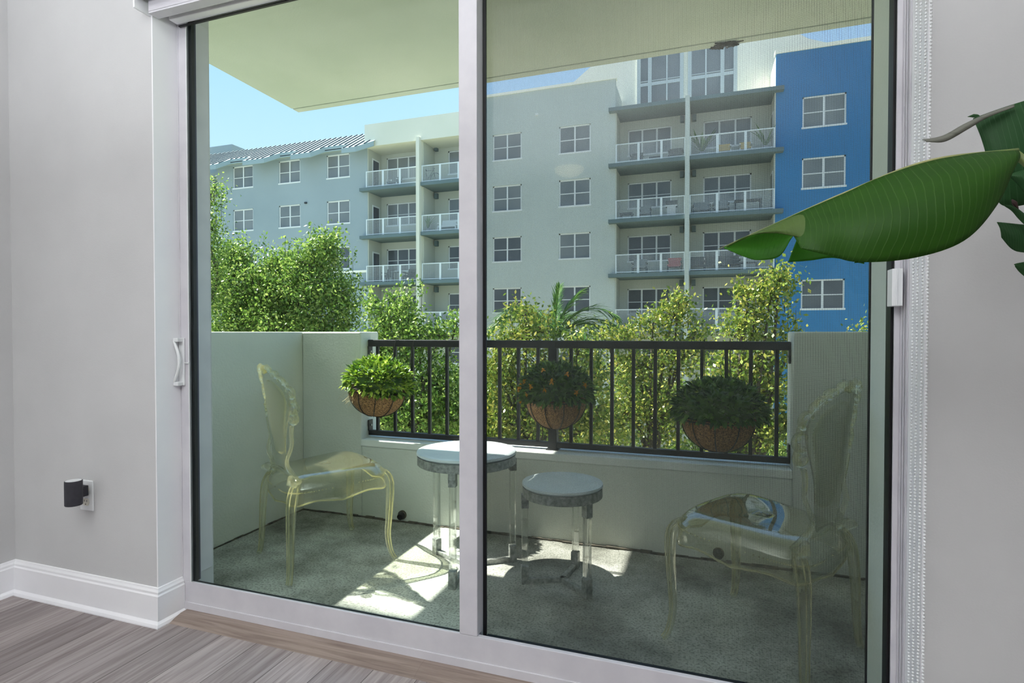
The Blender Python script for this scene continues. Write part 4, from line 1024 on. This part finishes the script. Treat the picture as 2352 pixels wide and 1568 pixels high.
tree('leafy_tree', 'tree with open upright shoots left of the door stile above the railing', [(905, 735, 50, 45), (870, 715, 28, 28), (930, 700, 26, 32), (870, 800, 60, 60), (960, 790, 60, 50), (1010, 770, 30, 22), (1045, 755, 22, 24), (905, 880, 75, 65), (1000, 880, 75, 70), (880, 960, 60, 60), (975, 970, 80, 60), (1060, 960, 60, 60)],
     9.0, M['tleaf'], 950, 13, sprigs=[(938, 645, .45), (968, 640, .3), (890, 665, .3), (850, 660, .3), (1050, 715, .35), (905, 660, .3)])
tree('leafy_tree', 'tree behind the middle basket, its crown wrapped round the palm', [(1190, 772, 40, 26), (1160, 790, 45, 28), (1235, 760, 40, 35), (1150, 850, 60, 60), (1160, 960, 75, 70), (1250, 850, 70, 60), (1130, 1010, 60, 50), (1270, 960, 80, 60), (1350, 870, 60, 50), (1370, 960, 60, 60), (1210, 720, 22, 22), (1330, 800, 40, 34)],
     8.6, M['tleaf2'], 1230, 14, sprigs=[(1172, 700, .3), (1260, 700, .3)])
tree('leafy_tree', 'yellowish tree below the sage balconies', [(1545, 725, 45, 38), (1560, 695, 26, 20), (1500, 745, 40, 30), (1430, 765, 35, 26), (1470, 840, 70, 55), (1560, 820, 65, 55), (1440, 950, 80, 70), (1540, 950, 80, 75), (1600, 760, 30, 35), (1390, 780, 30, 28), (1360, 1010, 60, 50)],
     10.6, M['tleaf2'], 1500, 15, sprigs=[(1553, 668, .25), (1472, 715, .25), (1580, 690, .25)])
tree('leafy_tree', 'bright tree standing in front of the deep blue wall', [(1735, 725, 50, 45), (1770, 680, 28, 36), (1700, 750, 45, 38), (1790, 645, 14, 24), (1720, 675, 24, 24), (1740, 820, 65, 60), (1680, 860, 60, 60), (1770, 900, 55, 60), (1640, 930, 60, 60), (1740, 990, 75, 60), (1815, 800, 30, 60), (1820, 960, 45, 70), (1690, 1040, 60, 50)],
     8.8, M['tleaf2'], 1720, 16, sprigs=[(1803, 605, .4), (1810, 660, .3), (1828, 712, .3), (1695, 645, .3), (1780, 612, .3)])
tree('leafy_tree', 'small sprig of a tree showing over the right end of the parapet', [(1986, 772, 10, 12), (1960, 850, 40, 40)], 8.5, M['tleaf2'], 1975, 17, leaf=.05)
tree('leafy_tree', 'shaded lower tree deep behind the railing bars', [(1000, 1000, 120, 70), (1200, 1010, 130, 70), (1400, 1030, 140, 70), (1600, 1040, 120, 70), (1500, 900, 110, 60), (1100, 900, 120, 60), (900, 1000, 90, 60), (1300, 900, 110, 60), (1780, 1050, 90, 60)], 16.0, M['tleaf'], 1300, 18, leaf=.11, dens=.3)

# palm
def palm(px, py, Y, label):
    c = at(px, py, Y); t = thing('palm_tree', (c.x, Y, GZ), label, 'tree'); rr = random.Random(8)
    MB().tube(spline([(c.x + .1, Y, GZ), (c.x, Y, (GZ + c.z) / 2), (c.x, Y, c.z - .9)], 10), lin([.2, .14, .11], 10), 12).build('trunk', M['bark'], t, smooth=True, world=True)
    MB().tube([(c.x, Y, c.z - .95), (c.x, Y, c.z - .4), (c.x, Y, c.z + .05)], [.11, .085, .05], 12).build('crownshaft', M['palm_stem'], t, smooth=True, world=True)
    fr = [(PI - .1, .85, 1.2, 2.1), (.1, .80, 1.3, 2.0), (PI - .15, 1.15, 1.3, 1.9), (.2, 1.1, 1.2, 1.8), (0, 1.55, .10, 1.2), (.35, 1.35, .45, 1.3), (PI - .3, .95, 1.15, 1.9), (PI + .5, .6, 1.3, 1.6), (.15, .75, 1.5, 1.9), (-.5, .55, 1.5, 1.7), (PI / 2, .9, .8, 1.6), (-PI / 2, .8, .8, 1.2), (2.2, 1.0, .9, 1.5), (.9, .8, 1.2, 1.6), (3.3, .25, 1.4, 1.5), (5.9, .3, 1.5, 1.8)]
    for az, el, droop, L in fr:
        hd_ = Vector((math.cos(az), math.sin(az), 0)); pts = [Vector((c.x, Y, c.z - .05))]; a = el; step = L / 14
        for i in range(14):
            pts.append(pts[-1] + (hd_ * math.cos(a) + Vector((0, 0, 1)) * math.sin(a)) * step); a -= droop / 14 * (1 + i / 9)
        m = MB().tube(pts, lin([.022, .014, .005], 14), 5)
        side = Vector((-hd_.y, hd_.x, 0))
        for i in range(2, 15):
            for j in range(3):
                u = i - 1 + j / 3; k = int(u); k = min(k, 13); p = pts[k].lerp(pts[k + 1], u - k); d0 = (pts[k + 1] - pts[k]).normalized(); Lf = .62 * math.sin(PI * min(1, (.15 + .85 * (u / 14)) * .93)) + .12
                for s in (-1, 1):
                    d = (side * s * .75 + d0 * .75 + Vector((0, 0, rr.uniform(-.35, .30)))).normalized(); leaf_blade(m, p, d, Lf * rr.uniform(.8, 1.05), .035, .3, .25, rr.uniform(-.3, .3))
        m.build('frond', M['pleaf'], t, world=True)
palm(1275, 772, 12.4, 'feathery palm rising over the middle of the railing')
